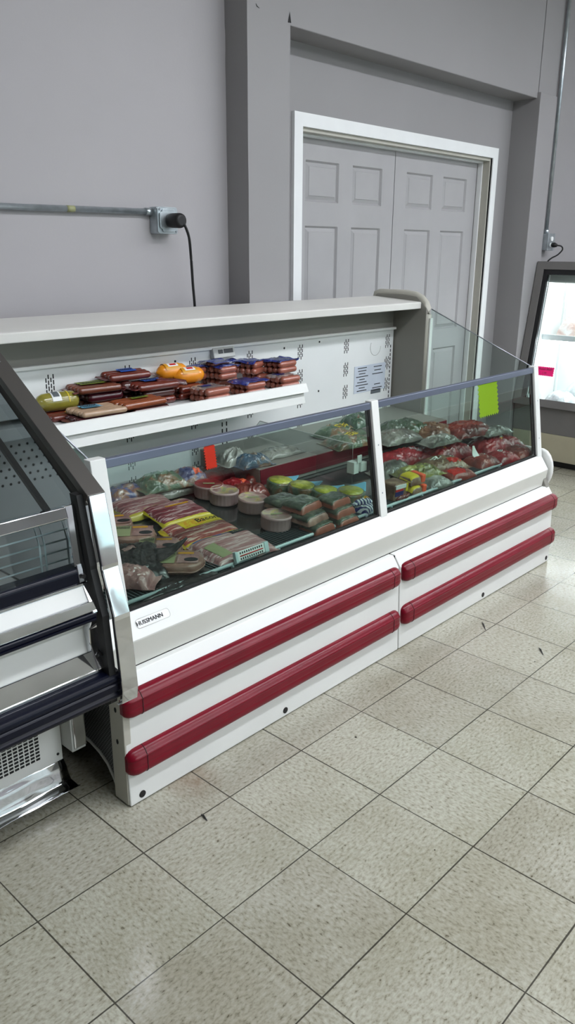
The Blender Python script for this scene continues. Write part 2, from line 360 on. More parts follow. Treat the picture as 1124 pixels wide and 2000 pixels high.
# ------------------------------------------------------------------ mesh helpers
class MB:
    def __init__(s): s.bm = bmesh.new()
    def box(s, a, b, mi=0):
        x0, y0, z0 = a; x1, y1, z1 = b
        v = [s.bm.verts.new(p) for p in ((x0,y0,z0),(x1,y0,z0),(x1,y1,z0),(x0,y1,z0),(x0,y0,z1),(x1,y0,z1),(x1,y1,z1),(x0,y1,z1))]
        for f in ((3,2,1,0),(4,5,6,7),(0,1,5,4),(1,2,6,5),(2,3,7,6),(3,0,4,7)):
            s.bm.faces.new([v[i] for i in f]).material_index = mi
        return s
    def prism(s, prof, x0, x1, axis='x', mi=0, caps=True):
        """closed profile extruded along an axis; profile is (y,z) for x, (x,z) for y, (x,y) for z."""
        def P(p, t): return (t, p[0], p[1]) if axis == 'x' else ((p[0], t, p[1]) if axis == 'y' else (p[0], p[1], t))
        A = [s.bm.verts.new(P(p, x0)) for p in prof]; B = [s.bm.verts.new(P(p, x1)) for p in prof]
        n = len(prof)
        for i in range(n):
            j = (i + 1) % n
            s.bm.faces.new((A[i], A[j], B[j], B[i])).material_index = mi
        if caps:
            s.bm.faces.new(A[::-1]).material_index = mi; s.bm.faces.new(B).material_index = mi
        return s
    def poly(s, pts, mi=0):
        s.bm.faces.new([s.bm.verts.new(p) for p in pts]).material_index = mi; return s
    def tube(s, pts, r, seg=8, mi=0, cap=True, sq=None):
        pts = [Vector(p) for p in pts]; rings = []
        up = Vector((0, 0, 1))
        for i, p in enumerate(pts):
            t = (pts[min(i + 1, len(pts) - 1)] - pts[max(i - 1, 0)]).normalized()
            a = up if abs(t.dot(up)) < 0.95 else Vector((0, 1, 0))
            u = t.cross(a).normalized(); w = u.cross(t).normalized()
            rr = r[i] if isinstance(r, (list, tuple)) else r
            rings.append([s.bm.verts.new(p + (u * math.cos(k * 2 * PI / seg) + w * math.sin(k * 2 * PI / seg)) * rr) for k in range(seg)])
        for a, b in zip(rings, rings[1:]):
            for k in range(seg):
                f = s.bm.faces.new((a[k], a[(k + 1) % seg], b[(k + 1) % seg], b[k])); f.material_index = mi; f.smooth = True
        if cap:
            s.bm.faces.new(rings[0][::-1]).material_index = mi; s.bm.faces.new(rings[-1]).material_index = mi
        return s
    def lathe(s, prof, c=(0, 0, 0), seg=32, mi=0, rfun=None, smooth=True):
        rings = []
        for r, z in prof:
            if r < 1e-6: rings.append([s.bm.verts.new((c[0], c[1], c[2] + z))])
            else:
                rings.append([s.bm.verts.new((c[0] + (rfun(k, r, z) if rfun else r) * math.cos(k * 2 * PI / seg),
                                              c[1] + (rfun(k, r, z) if rfun else r) * math.sin(k * 2 * PI / seg), c[2] + z)) for k in range(seg)])
        for a, b in zip(rings, rings[1:]):
            for k in range(seg):
                kk = (k + 1) % seg
                if len(a) == 1 and len(b) == 1: continue
                if len(a) == 1: vs = (a[0], b[kk], b[k])
                elif len(b) == 1: vs = (a[k], a[kk], b[0])
                else: vs = (a[k], a[kk], b[kk], b[k])
                f = s.bm.faces.new(vs); f.material_index = mi; f.smooth = smooth
        return s
    def grid(s, nx, ny, fn, mi=0, close=False):
        V = [[s.bm.verts.new(fn(i / nx, j / ny)) for j in range(ny + 1)] for i in range(nx + 1)]
        for i in range(nx):
            for j in range(ny):
                f = s.bm.faces.new((V[i][j], V[i + 1][j], V[i + 1][j + 1], V[i][j + 1])); f.material_index = mi; f.smooth = True
        return V
def smooth(mb):
    for f in mb.bm.faces: f.smooth = True
    return mb
def build(name, mb, mats, parent=None, bevel=0.0, seg=2, local=False, loc=None):
    """links one mesh object. World-coordinate meshes under a placed parent keep their place."""
    bmesh.ops.recalc_face_normals(mb.bm, faces=mb.bm.faces[:])
    me = bpy.data.meshes.new(name); mb.bm.to_mesh(me); mb.bm.free()
    for m in (mats if isinstance(mats, (list, tuple)) else [mats]): me.materials.append(MATS[m])
    o = bpy.data.objects.new(name, me); COL.objects.link(o)
    if loc is not None: o.location = loc
    if parent is not None:
        o.parent = parent
        if not local:
            r = parent
            while r.parent: r = r.parent
            o.location = (0, 0, 0) if r is not parent else (-Vector(r.location))
    if bevel:
        b = o.modifiers.new('bevel', 'BEVEL'); b.width = bevel; b.segments = seg; b.limit_method = 'ANGLE'; b.angle_limit = 0.6
    return o
def tag(o, label, cat, group=None):
    o['label'] = label; o['category'] = cat
    if group: o['group'] = group
    return o
def thing(name, label, cat, loc, rz=0.0, rx=0.0, group=None):
    o = bpy.data.objects.new(name, None); COL.objects.link(o)
    o.location = loc; o.rotation_euler = (rx, 0, rz); o.empty_display_size = 0.05
    return tag(o, label, cat, group)
def struct(name, mb, mats, bevel=0.0, parent=None):
    o = build(name, mb, mats, parent, bevel)
    if parent is None: o['kind'] = 'structure'
    return o
def rrect(w, h, r, n=5, cx=0.0, cy=0.0):
    """rounded rectangle outline, counter-clockwise."""
    pts = []
    for qx, qy, a0 in ((1, 1, 0), (-1, 1, 90), (-1, -1, 180), (1, -1, 270)):
        for k in range(n + 1):
            a = math.radians(a0 + 90 * k / n)
            pts.append((cx + qx * (w / 2 - r) + r * math.cos(a), cy + qy * (h / 2 - r) + r * math.sin(a)))
    return pts
def text_mesh(txt, size, depth=0.0005, shear=0.0):
    cu = bpy.data.curves.new('lettering', 'FONT'); cu.body = txt; cu.size = size; cu.extrude = depth
    cu.align_x = 'CENTER'; cu.align_y = 'CENTER'; cu.shear = shear; cu.resolution_u = 2
    o = bpy.data.objects.new('lettering', cu); COL.objects.link(o)
    bpy.context.view_layer.update()
    me = bpy.data.meshes.new_from_object(o.evaluated_get(bpy.context.evaluated_depsgraph_get()))
    bpy.data.objects.remove(o); bpy.data.curves.remove(cu)
    return me
def lettering(txt, size, mat, mtx, parent, name='lettering', depth=0.0005, shear=0.0, bold=0.0):
    me = text_mesh(txt, size, depth, shear)
    r = parent
    while r.parent: r = r.parent
    me.transform(mtx)
    me.materials.clear(); me.materials.append(MATS[mat])
    o = bpy.data.objects.new(name, me); COL.objects.link(o); o.parent = parent
    return o

# ------------------------------------------------------------------ the room
YC, YR, YL, YD = 0.998, 1.17, 1.136, 1.25
ZT = 3.7
struct('floor', MB().box((-6, -8, -0.1), (8, 1.5, 0)), 'vinyl_tile')
struct('ceiling', MB().box((-6.2, -8.2, ZT), (8.2, 1.7, ZT + 0.1)), 'ceiling_white')
struct('wall_left', MB().box((-6.2, -8, 0), (-6, 1.5, ZT)), 'wall_paint')
struct('wall_right', MB().box((8, -8, 0), (8.2, 1.0, ZT)), 'wall_paint')
struct('wall_front', MB().box((-6.2, -8.2, 0), (8.2, -8, 0.7)).box((-6.2, -8.2, 2.7), (8.2, -8, ZT)).box((-6.2, -8.2, 0.7), (-1, -8, 2.7)).box((7, -8.2, 0.7), (8.2, -8, 2.7)), 'wall_paint')
w1 = struct('window_1', MB().box((-1, -8.11, 0.7), (7, -8.10, 2.7)), 'clear_glass')
for wx in (-1, 1.65, 4.3, 6.94): build('window_frame', MB().box((wx, -8.15, 0.7), (wx + 0.06, -8.05, 2.7)), 'grey_metal', w1)
struct('wall_back', MB().box((-6, YL, 0), (1.70, YL + 0.2, ZT)), 'wall_paint')
# pier between the plain wall and the door recess, with a slightly ragged edge
mb = MB()
zs = [i * ZT / 40 for i in range(41)]
def rag(z, s): return 0.004 * noise.noise(Vector((z * 2.2, s, 0))) + (0.006 * math.exp(-((z - 2.33) / 0.06) ** 2) if s > 3 else 0)
for z0, z1 in zip(zs, zs[1:]):
    q = []
    for z in (z0, z1): q.append([(1.672 + rag(z, 1), YC), (1.937, YC), (1.937, YR + 0.1), (1.672 + rag(z, 5), YR + 0.1)])
    for k in range(4):
        a, b = q[0][k], q[0][(k + 1) % 4]; c, d = q[1][(k + 1) % 4], q[1][k]
        mb.poly([(a[0], a[1], z0), (b[0], b[1], z0), (c[0], c[1], z1), (d[0], d[1], z1)])
bmesh.ops.remove_doubles(mb.bm, verts=mb.bm.verts[:], dist=1e-5)
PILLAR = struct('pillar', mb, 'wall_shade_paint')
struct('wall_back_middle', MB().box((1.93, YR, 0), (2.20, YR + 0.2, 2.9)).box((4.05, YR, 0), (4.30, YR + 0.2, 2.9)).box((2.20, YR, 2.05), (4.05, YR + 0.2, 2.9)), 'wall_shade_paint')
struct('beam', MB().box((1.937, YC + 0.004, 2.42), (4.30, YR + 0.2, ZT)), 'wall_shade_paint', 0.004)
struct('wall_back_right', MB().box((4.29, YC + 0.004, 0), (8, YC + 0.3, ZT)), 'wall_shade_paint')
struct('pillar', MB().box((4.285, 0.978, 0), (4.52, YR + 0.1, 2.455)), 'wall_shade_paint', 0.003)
struct('wall_rear', MB().box((2.0, 1.4, 0), (4.3, 1.45, 2.9)), 'dark_gap')
struct('baseboard_left', MB().box((-6, YL - 0.012, 0), (1.67, YL, 0.1)), 'black_rubber')
# old paint cracks at the head of the pier
m_ = MB(); q = [aty(a, b, YC) for a, b in ((562.5, 44), (569, 45), (566, 22))]
m_.poly([(v.x, YC - 0.0012, v.z) for v in q]); m_.poly([(v.x, YC + 0.001, v.z) for v in q])
build('paint_crack', m_, 'dark_gap', PILLAR)
build('paint_crack', MB().tube([(v.x, YC - 0.0005, v.z) for v in [aty(a, b, YC) for a, b in ((500, 7), (502, 12), (507, 16))]], [0.0012, 0.0022, 0.0008], 5), 'dark_gap', PILLAR)
# door casing
TW = 0.062
mb = MB()
xl, xr, zt = 2.198, 4.052, 2.058
for a, b, c, d in (((xl - TW, 0), (xl, 0), (xl, zt), (xl - TW, zt + TW)),
                   ((xr, 0), (xr + TW, 0), (xr + TW, zt + TW), (xr, zt)),
                   ((xl - TW, zt + TW), (xl, zt), (xr, zt), (xr + TW, zt + TW))):
    f = [(p[0], YR - 0.019, p[1]) for p in (a, b, c, d)]; g = [(p[0], YR + 0.001, p[1]) for p in (a, b, c, d)]
    mb.poly(f); mb.poly(g)
    for k in range(4): mb.poly([f[k], f[(k + 1) % 4], g[(k + 1) % 4], g[k]])
mb.box((xl - 0.008, YR - 0.014, 0), (xl, YR, zt)).box((xr, YR - 0.014, 0), (xr + 0.008, YR, zt))
struct('trim_1', mb, 'trim_white', 0.002)
# jamb with stop
mb = MB()
mb.box((xl, YR - 0.001, zt - 0.018), (xr, YD + 0.07, zt + 0.004)).box((xl - 0.004, YR - 0.001, 0), (xl + 0.012, YD + 0.07, zt - 0.018)).box((xr - 0.012, YR - 0.001, 0), (xr + 0.004, YD + 0.07, zt - 0.018))
struct('trim_2', mb, 'trim_putty')
struct('trim_3', MB().box((xl + 0.012, YD - 0.035, zt - 0.03), (xr - 0.012, YD - 0.001, zt - 0.018)).box((xr - 0.024, YD - 0.035, 0), (xr - 0.012, YD - 0.001, zt - 0.03)).box((xl + 0.012, YD - 0.035, 0), (xl + 0.02, YD - 0.001, zt - 0.03)), 'trim_white', 0.002)
# two six-panel door leaves
def door(name, x0, x1):
    zb, zt2 = 0.012, 2.028
    w = x1 - x0; st = 0.118; mid = 0.118; pw = (w - 2 * st - mid) / 2
    xs = [x0, x0 + st, x0 + st + pw, x0 + st + pw + mid, x1 - st, x1]
    zz = [zb, 0.24, 0.86, 0.985, 1.605, 1.725, 1.925, zt2]
    bm = bmesh.new()
    V = [[bm.verts.new((x, YD, z)) for z in zz] for x in xs]
    pan = []
    for i in range(5):
        for j in range(7):
            f = bm.faces.new((V[i][j], V[i + 1][j], V[i + 1][j + 1], V[i][j + 1]))
            if i in (1, 3) and j in (1, 3, 5): pan.append(f)
    bmesh.ops.recalc_face_normals(bm, faces=bm.faces[:])
    if bm.faces[0].normal.y > 0: bmesh.ops.reverse_faces(bm, faces=bm.faces[:])
    bmesh.ops.inset_individual(bm, faces=pan, thickness=0.013, depth=-0.012)
    bmesh.ops.inset_individual(bm, faces=pan, thickness=0.004, depth=0.0)
    bmesh.ops.inset_individual(bm, faces=pan, thickness=0.022, depth=0.008)
    bmesh.ops.inset_individual(bm, faces=pan, thickness=0.004, depth=0.003)
    o2 = MB(); o2.bm.free(); o2.bm = bm
    # body behind the face
    for a, b in (((x0, YD), (x0, YD + 0.04)), ((x1, YD), (x1, YD + 0.04))):
        o2.poly([(a[0], a[1], zb), (b[0], b[1], zb), (b[0], b[1], zt2), (a[0], a[1], zt2)])
    o2.poly([(x0, YD + 0.04, zb), (x1, YD + 0.04, zb), (x1, YD + 0.04, zt2), (x0, YD + 0.04, zt2)])
    o2.poly([(x0, YD, zt2), (x1, YD, zt2), (x1, YD + 0.04, zt2), (x0, YD + 0.04, zt2)])
    me = bpy.data.meshes.new(name); bm.to_mesh(me); bm.free(); me.materials.append(MATS['door_paint'])
    o = bpy.data.objects.new(name, me); COL.objects.link(o); o['kind'] = 'structure'
    return o
door('door_1', 2.212, 3.106)
d2 = door('door_2', 3.112, 4.026)

# ------------------------------------------------------------------ lights of the shop
emit('tube_glow', (242, 245, 252), 9.7)
def ceiling_light(x, y, label, along='x'):
    z = 3.35; L, W = (2.2, 0.3) if along == 'x' else (0.3, 2.2)
    t = thing('ceiling_light', label, 'ceiling light', (x, y, z), group='ceiling lights over the shop floor')
    build('housing', MB().box((-L/2, -W/2, 0.0), (L/2, W/2, 0.1)), 'trim_white', t, 0.01, local=True)
    build('diffuser', MB().box((-L/2 + 0.02, -W/2 + 0.02, -0.001), (L/2 - 0.02, W/2 - 0.02, 0.01)), 'tube_glow', t, local=True)
    for s in (-1, 1):
        q = (s * L / 3 if along == 'x' else 0, 0)
        build('rod', MB().tube([(q[0], 0, 0.1), (q[0], 0, 0.35)], 0.006), 'galvanised', t, local=True)
LIGHTS = [(0.6, -1.5), (2.9, -1.5), (5.2, -1.5), (0.6, -3.9), (2.9, -3.9), (5.2, -3.9), (2.9, -6.2), (5.2, -6.2), (7.2, -2.7)]
for i, (x, y) in enumerate(LIGHTS):
    ceiling_light(x, y, 'white strip light hanging from the shop ceiling outside the picture')
wd = bpy.data.worlds.new('world'); SC.world = wd; wd.use_nodes = True
wd.node_tree.nodes['Background'].inputs[0].default_value = (0.82, 0.92, 1.0, 1); wd.node_tree.nodes['Background'].inputs[1].default_value = 0.75
# ------------------------------------------------------------------ the white meat case
X0, X1, XS = 0.082, 2.654, 1.358
case = thing('display_case', 'long white open meat display case with two pairs of red bumper bars', 'display case', (1.37, 0.45, 0))
# lower front panels, with the bevelled ledge on top
low = [(-0.140, 0.004), (-0.126, 0.345), (-0.097, 0.388), (-0.075, 0.388), (-0.075, 0.004)]
for a, b in ((X0, XS - 0.003), (XS + 0.003, X1)):
    pnl = build('lower_panel', MB().prism(low, a, b), 'case_white', case, 0.003)
    for px in ([(0.123), (0.713)] if a < 1 else [2.005, 2.625]):
        m = MB().prism([(px + 0.011 * math.cos(k * PI / 8), 0.025 + 0.011 * math.sin(k * PI / 8)) for k in range(16)], -0.1405, -0.12, axis='y')
        build('plug', m, 'black_rubber', pnl)
build('panel_gap', MB().box((XS - 0.004, -0.1, 0.004), (XS + 0.004, -0.075, 0.385)), 'dark_gap', case)
# band and sloping sill above
up = [(-0.078, 0.388), (-0.086, 0.468), (-0.040, 0.536), (-0.018, 0.536), (-0.018, 0.388)]
build('front_fascia', MB().prism([(-0.076, 0.389), (-0.086, 0.468), (-0.08, 0.47), (-0.03, 0.46), (-0.03, 0.389)], X0 + 0.002, X1 - 0.002), 'case_cream', case, 0.002)
build('front_sill', MB().prism([(-0.087, 0.4685), (-0.042, 0.534), (-0.036, 0.534), (-0.030, 0.50), (-0.030, 0.4685)], X0, X1), 'case_white', case, 0.003)
# bumper bars: D-section with three ridges, rounded ends
def bumper(x0, x1, zc, h, tilt):
    n = 30; sec = []
    for k in range(n + 1):
        t = k / n; z = -h / 2 + h * t
        d = 0.026 * min(1.0, (1 - abs(2 * t - 1) ** 5)) ** 0.5
        d = d * (1.0 if t < 0.72 else 1.0 - 0.34 * (t - 0.72) / 0.28)
        d += 0.0022 * math.exp(-((t - 0.72) / 0.035) ** 2) - 0.0012 * math.exp(-((t - 0.40) / 0.03) ** 2)
        sec.append((d, z))
    m = MB(); rings = []
    st = [(0.0, 0.30, 0.55), (0.004, 0.62, 0.76), (0.012, 0.86, 0.9), (0.024, 0.98, 0.98), (0.034, 1.0, 1.0)]
    xs = [(x0 + a, b, c) for a, b, c in st] + [(x1 - a, b, c) for a, b, c in st[::-1]]
    yb = -0.140 + 0.041 * zc
    for x, sd, sz in xs:
        rings.append([m.bm.verts.new((x, yb - d * sd + 0.041 * z, zc + z * sz)) for d, z in sec] + [m.bm.verts.new((x, yb + 0.004, zc + sec[-1][1] * sz)), m.bm.verts.new((x, yb + 0.004, zc + sec[0][1] * sz))])
    L = len(rings[0])
    for a, b in zip(rings, rings[1:]):
        for k in range(L):
            f = m.bm.faces.new((a[k], a[(k + 1) % L], b[(k + 1) % L], b[k])); f.smooth = True
    m.bm.faces.new(rings[0]); m.bm.faces.new(rings[-1][::-1])
    o = build('bumper_bar', m, 'bumper_red', case)
    # end cap seams
    for x in (x0 + 0.055, x1 - 0.055):
        s = MB(); pts = [(x, yb - d - 0.0006 + 0.041 * z, zc + z) for d, z in sec]
        s.tube(pts, 0.0011, 5)
        build('cap_seam', s, 'dark_gap', o)
for a, b in ((X0 - 0.004, XS - 0.012), (XS + 0.010, X1 + 0.016)):
    bumper(a, b, 0.318, 0.076, 0.04)
    bumper(a, b, 0.141, 0.082, 0.04)
# maker's badge on the sill
bn = Vector((0, -0.068, 0.047)).normalized()   # outward normal of the sill
bu = Vector((1, 0, 0)); bv = bn.cross(bu)
bc = Vector((0.247, -0.0635, 0.5025)) + bn * 0.001
m = MB(); pts = rrect(0.116, 0.026, 0.009)
m.bm.faces.new([m.bm.verts.new(bc + bu * p[0] + bv * p[1]) for p in pts])
bad = build('maker_badge', m, 'label_white', case)
MX = Matrix(((bu.x, bv.x, bn.x, bc.x - 0.012 + 0), (bu.y, bv.y, bn.y, bc.y), (bu.z, bv.z, bn.z, bc.z), (0, 0, 0, 1)))
lettering('HUSSMANN', 0.0172, 'ink', MX @ Matrix.Translation((0, 0, 0.0008)), bad, depth=0.0009)
m = MB()
for t0, t1 in zip(pts, pts[1:] + pts[:1]): m.tube([bc + bu * t0[0] + bv * t0[1], bc + bu * t1[0] + bv * t1[1]], 0.0007, 4)
build('badge_rim', m, 'plastic_grey', bad)
# posts and glass
GY0, GZ0, GY1, GZ1 = -0.034, 0.538, 0.030, 0.945
def gy(z): return GY0 + (GY1 - GY0) * (z - GZ0) / (GZ1 - GZ0)
def slab_yz(x0, x1, z0, z1, off, th):
    return MB().prism([(gy(z0) + off, z0), (gy(z0) + off + th, z0), (gy(z1) + off + th, z1), (gy(z1) + off, z1)], x0, x1)
for a, b in ((0.136, 0.184), (1.337, 1.378), (2.612, X1)):
    pst = build('glass_post', slab_yz(a, b, 0.50, 0.962, -0.010, 0.03), 'case_white', case, 0.002)
    for z in (0.62, 0.80):
        s = MB(); c = ((a + b) / 2, gy(z) - 0.010, z); s.lathe([(0, 0.0012), (0.003, 0.0008), (0.0045, -0.002)], (0, 0, 0), 10)
        bmesh.ops.transform(s.bm, matrix=Matrix.Translation(c) @ Matrix.Rotation(PI / 2, 4, 'X'), verts=list(s.bm.verts)[-21:])
        build('screw', s, 'grey_metal', pst)
for a, b in ((0.184, 1.337), (1.378, 2.612)):
    build('front_glass', slab_yz(a + 0.004, b - 0.004, 0.535, 0.94, 0.002, 0.006), 'case_glass', case)
    build('glass_top_rail', slab_yz(a, b, 0.932, 0.957, -0.006, 0.020), 'steel_blue', case, 0.003)
    build('glass_gasket', slab_yz(a, b, 0.533, 0.541, -0.002, 0.014), 'black_rubber', case)
    build('glass_channel', slab_yz(b - 0.012, b - 0.001, 0.541, 0.932, 0.000, 0.016), 'black_plastic', case)
# bracket inside the centre post
m = MB().box((1.30, 0.03, 0.70), (1.335, 0.05, 0.735)).box((1.285, 0.035, 0.735), (1.31, 0.04, 0.765)).box((1.27, 0.04, 0.695), (1.30, 0.075, 0.74))
build('post_bracket', m, 'case_white', case, 0.002)
# end walls
side = [(-0.10, 0.03), (-0.10, 0.385), (-0.06, 0.47), (-0.02, 0.53), (0.02, 0.545), (0.62, 0.58), (0.655, 0.62), (0.655, 1.20), (0.72, 1.255), (0.80, 1.262), (0.98, 1.262), (1.0, 1.24), (1.0, 0.03)]
build('end_panel', MB().prism(side, 2.622, 2.66), 'liner_grey', case, 0.003)
lside = [(y, z) for y, z in side if z > 0.4]; 
build('end_panel', MB().prism([(-0.06, 0.47), (-0.02, 0.53), (0.02, 0.545), (0.62, 0.58), (0.655, 0.62), (0.655, 1.20), (0.72, 1.255), (0.98, 1.262), (1.0, 1.24), (1.0, 0.3), (0.2, 0.3)], X0 + 0.004, X0 + 0.036), 'case_white', case, 0.003)
# rounded cap trim over the right end panel
path = [(0.655, 0.60), (0.655, 1.165), (0.660, 1.195), (0.674, 1.222), (0.700, 1.246), (0.74, 1.262), (0.80, 1.268), (0.97, 1.268), (0.995, 1.262), (1.0, 1.235)]
build('end_cap_trim', MB().tube([(2.643, y, z) for y, z in path], 0.019, 10), 'trim_putty', case)
build('end_edge_strip', MB().box((2.630, 0.632, 0.60), (2.655, 0.64, 1.15)), 'case_white', case, 0.002)
# clear side glass
for x in (2.632, 0.146):
    eg = build('end_glass', MB().prism([(0.02, 0.55), (0.632, 0.60), (0.632, 1.195), (0.052, 0.958), (0.035, 0.94)], x, x + 0.006), 'clear_glass', case)
    build('glass_edge', MB().tube([(x + 0.003, 0.632, 1.196), (x + 0.003, 0.050, 0.959)], 0.0028, 6), 'grey_metal', eg)
# rounded white end cap standing proud of the front
XE = 2.672
op = [(q.y, q.z) for q in [atx(a, b, XE) for a, b in ((1056, 875), (1062, 876), (1070, 881), (1076, 890), (1080, 902), (1081, 912), (1080, 924), (1077, 934), (1072, 943), (1068, 947))]]
op = [(0.06, op[0][1])] + op + [(0.06, op[-1][1])]
build('end_bumper', MB().prism(op, 2.662, 2.686), 'case_white', case, 0.010, 4)
# top slab and back
build('top_slab', MB().prism([(0.69, 1.196), (0.69, 1.228), (0.70, 1.231), (0.995, 1.249), (0.995, 1.21), (0.86, 1.196)], X0, 2.625), 'slab_white', case, 0.003)
build('back_wall', MB().box((X0 + 0.04, 0.862, 0.3), (2.622, 0.99, 1.21)), 'liner_grey', case)
build('back_ledge', MB().box((X0 + 0.02, 0.836, 1.081), (2.618, 0.862, 1.094)), 'case_white', case, 0.002)
# bracket slots punched in the panel, in staggered groups
m = MB().box((X0 + 0.02, 0.85, 0.50), (2.612, 0.862, 1.080))
def dash(x, z, h=0.016, w=0.0045): m.box((x - w / 2, 0.8488, z - h / 2), (x + w / 2, 0.8502, z + h / 2), 1)
for x in (0.524, 0.858, 1.192, 1.526, 1.862, 2.21, 2.560):
    for zc in (1.022, 0.905, 0.79, 0.675, 0.575):
        for k, (dx, dz) in enumerate(((-0.015, -0.006), (-0.005, 0.006), (0.005, -0.006), (0.015, 0.006))):
            for j in range(3): dash(x + dx, zc + dz + (j - 1) * 0.021, 0.016, 0.004)
for x in (1.352, 1.378):
    for j in range(7): dash(x, 0.60 + j * 0.03, 0.019, 0.006)
for j in range(14): dash(2.590, 0.70 + j * 0.0225, 0.015, 0.006)
bp = build('back_panel', m, ['liner_white', 'dark_gap'], case)
for x, z in ((0.95, 0.60), (1.26, 0.64), (0.93, 0.545), (1.75, 1.05), (2.0, 0.82), (2.0, 1.06), (1.1, 1.05)):
    m = MB().prism([(x + 0.005 * math.cos(k * PI / 5), z + 0.005 * math.sin(k * PI / 5)) for k in range(10)], 0.8485, 0.851, axis='y')
    build('screw_hole', m, 'dark_gap', bp)
ko = build('knockout', MB().tube([(2.455 + 0.045 * math.cos(t * PI / 12), 0.8495, 1.0 + 0.045 * math.sin(t * PI / 12)) for t in range(10, 25)], 0.0016, 5), 'plastic_grey', bp)
# rating labels
for (pa, pb, mt, rows) in (((693, 716), (721, 766), 'paper_bluegrey', 9), ((723, 711), (751, 760), 'paper_bluegrey', 7)):
    a = aty(*pa, 0.849); b = aty(*pb, 0.849)
    x0, x1 = a.x, b.x; zt_, zb_ = a.z - 0.002, b.z + 0.006
    m = MB().box((x0, 0.8478, zb_), (x1, 0.8502, zt_)); rnd = random.Random(rows)
    for k in range(rows):
        z = zt_ - (k + 0.8) * (zt_ - zb_) / (rows + 0.5)
        if mt and rows == 7 and 2 < k < 5: continue
        wdt = (x1 - x0) * rnd.uniform(0.35, 0.85); cx = (x0 + x1) / 2
        m.box((cx - wdt / 2, 0.8473, z - 0.0022), (cx + wdt / 2, 0.8479, z + 0.0022), 1)
    build('rating_label', m, [mt, 'ink'], bp)
a = aty(725, 760, 0.849)
build('serial_plate', MB().box((a.x, 0.8478, a.z - 0.026), (a.x + 0.085, 0.8502, a.z - 0.004)), 'label_grey', bp)
# the upper shelf with its price channel
SZ = 0.917; SF = 0.572; SX1 = 1.592
shelf = build('shelf', MB().box((X0 + 0.06, SF, SZ - 0.012), (SX1 - 0.01, 0.848, SZ)), 'liner_white', case, 0.001)
build('price_channel', MB().prism([(SF - 0.004, SZ + 0.020), (SF + 0.004, SZ + 0.022), (SF + 0.006, SZ - 0.014), (SF - 0.020, SZ - 0.016)], X0 + 0.06, SX1), 'case_white', shelf, 0.0015)
build('shelf_rail', MB().prism([(SF + 0.002, SZ - 0.014), (SF + 0.012, SZ - 0.014), (SF + 0.004, SZ - 0.064), (SF - 0.012, SZ - 0.064)], X0 + 0.06, SX1 - 0.012), 'case_white', shelf, 0.001)
for x in (0.524, 0.858, 1.192, 1.526):
    m = MB().prism([(SF + 0.03, SZ - 0.013), (0.849, SZ - 0.013), (0.849, SZ - 0.10), (0.80, SZ - 0.085), (SF + 0.03, SZ - 0.035)], x - 0.0015, x + 0.0015)
    build('shelf_bracket', m, 'case_white', shelf)
# deck: pan, wire rack, front rail and air grille
build('deck_pan', MB().prism([(0.03, DZ0 - 0.006), (0.85, deckz(0.85) - 0.004), (0.85, 0.40), (0.03, 0.40)], X0 + 0.036, 2.62), 'deck_pan_paint', case)
m = MB()
k = 0
x = X0 + 0.045
while x < 2.615:
    m.box((x, 0.03, DZ0 - 0.004), (x + 0.0035, 0.16, deckz(0.16) - 0.001)); x += 0.0135
build('wire_mesh', m, 'rack_wire', case)
build('deck_rail', MB().tube([(X0 + 0.04, 0.026, DZ0 + 0.005), (2.618, 0.026, DZ0 + 0.005)], 0.0065, 8), 'rail_pale', case)
for i in range(12):
    x = 0.2 + i * 0.215
    m = MB().box((x, 0.016, DZ0 - 0.02), (x + 0.005, 0.026, DZ0 + 0.002))
    build('rail_clip', m, 'rail_pale', case)
m = MB().box((X0 + 0.036, -0.028, 0.46), (2.62, 0.020, 0.506)); x = X0 + 0.05
while x < 2.6:
    m.box((x, -0.022, 0.5055), (x + 0.016, -0.008, 0.5066), 1).box((x + 0.004, -0.002, 0.5055), (x + 0.020, 0.012, 0.5066), 1); x += 0.025
build('air_grille', m, ['grille_grey', 'dark_gap'], case)
SY = 0.48
ds = build('deck_step', MB().prism([(SY, deckz(SY) - 0.004), (SY + 0.006, deckz(SY) + 0.078), (0.85, deckz(0.85) + 0.070), (0.85, deckz(0.85) - 0.004)], 1.22, 2.618), 'liner_grey', case, 0.003)
build('step_rail', MB().prism([(SY - 0.003, deckz(SY) + 0.012), (SY + 0.003, deckz(SY) + 0.076), (SY + 0.008, deckz(SY) + 0.076), (SY + 0.002, deckz(SY) + 0.012)], 1.222, 2.616), 'maroon', ds, 0.001)
# left underside: honeycomb end grille with a curved cut-out, white returns
curve = [(-0.07, 0.004), (-0.06, 0.012), (-0.042, 0.045), (-0.015, 0.078), (0.02, 0.098), (0.07, 0.112), (0.2, 0.116), (0.95, 0.116)]
eg = build('end_grille', MB().prism([(-0.07, 0.42)] + curve + [(0.95, 0.42)], 0.098, 0.104), 'honeycomb_mesh', case)
build('grille_edge', MB().tube([(0.098, y, z) for y, z in curve], 0.006, 6), 'plastic_grey', eg)
build('end_return', MB().box((X0 - 0.003, -0.132, 0.006), (X0 + 0.02, -0.070, 0.386)), 'trim_putty', case, 0.002)
for z in (0.20, 0.30):
    m = MB().prism([(-0.10 + 0.005 * math.cos(k * PI / 5), z + 0.008 * math.sin(k * PI / 5)) for k in range(10)], X0 - 0.004, X0 + 0.002)
    build('screw_hole', m, 'dark_gap', case)
build('base', MB().box((0.2, 0.02, 0.0), (2.6, 0.98, 0.40)), 'black_plastic', case)
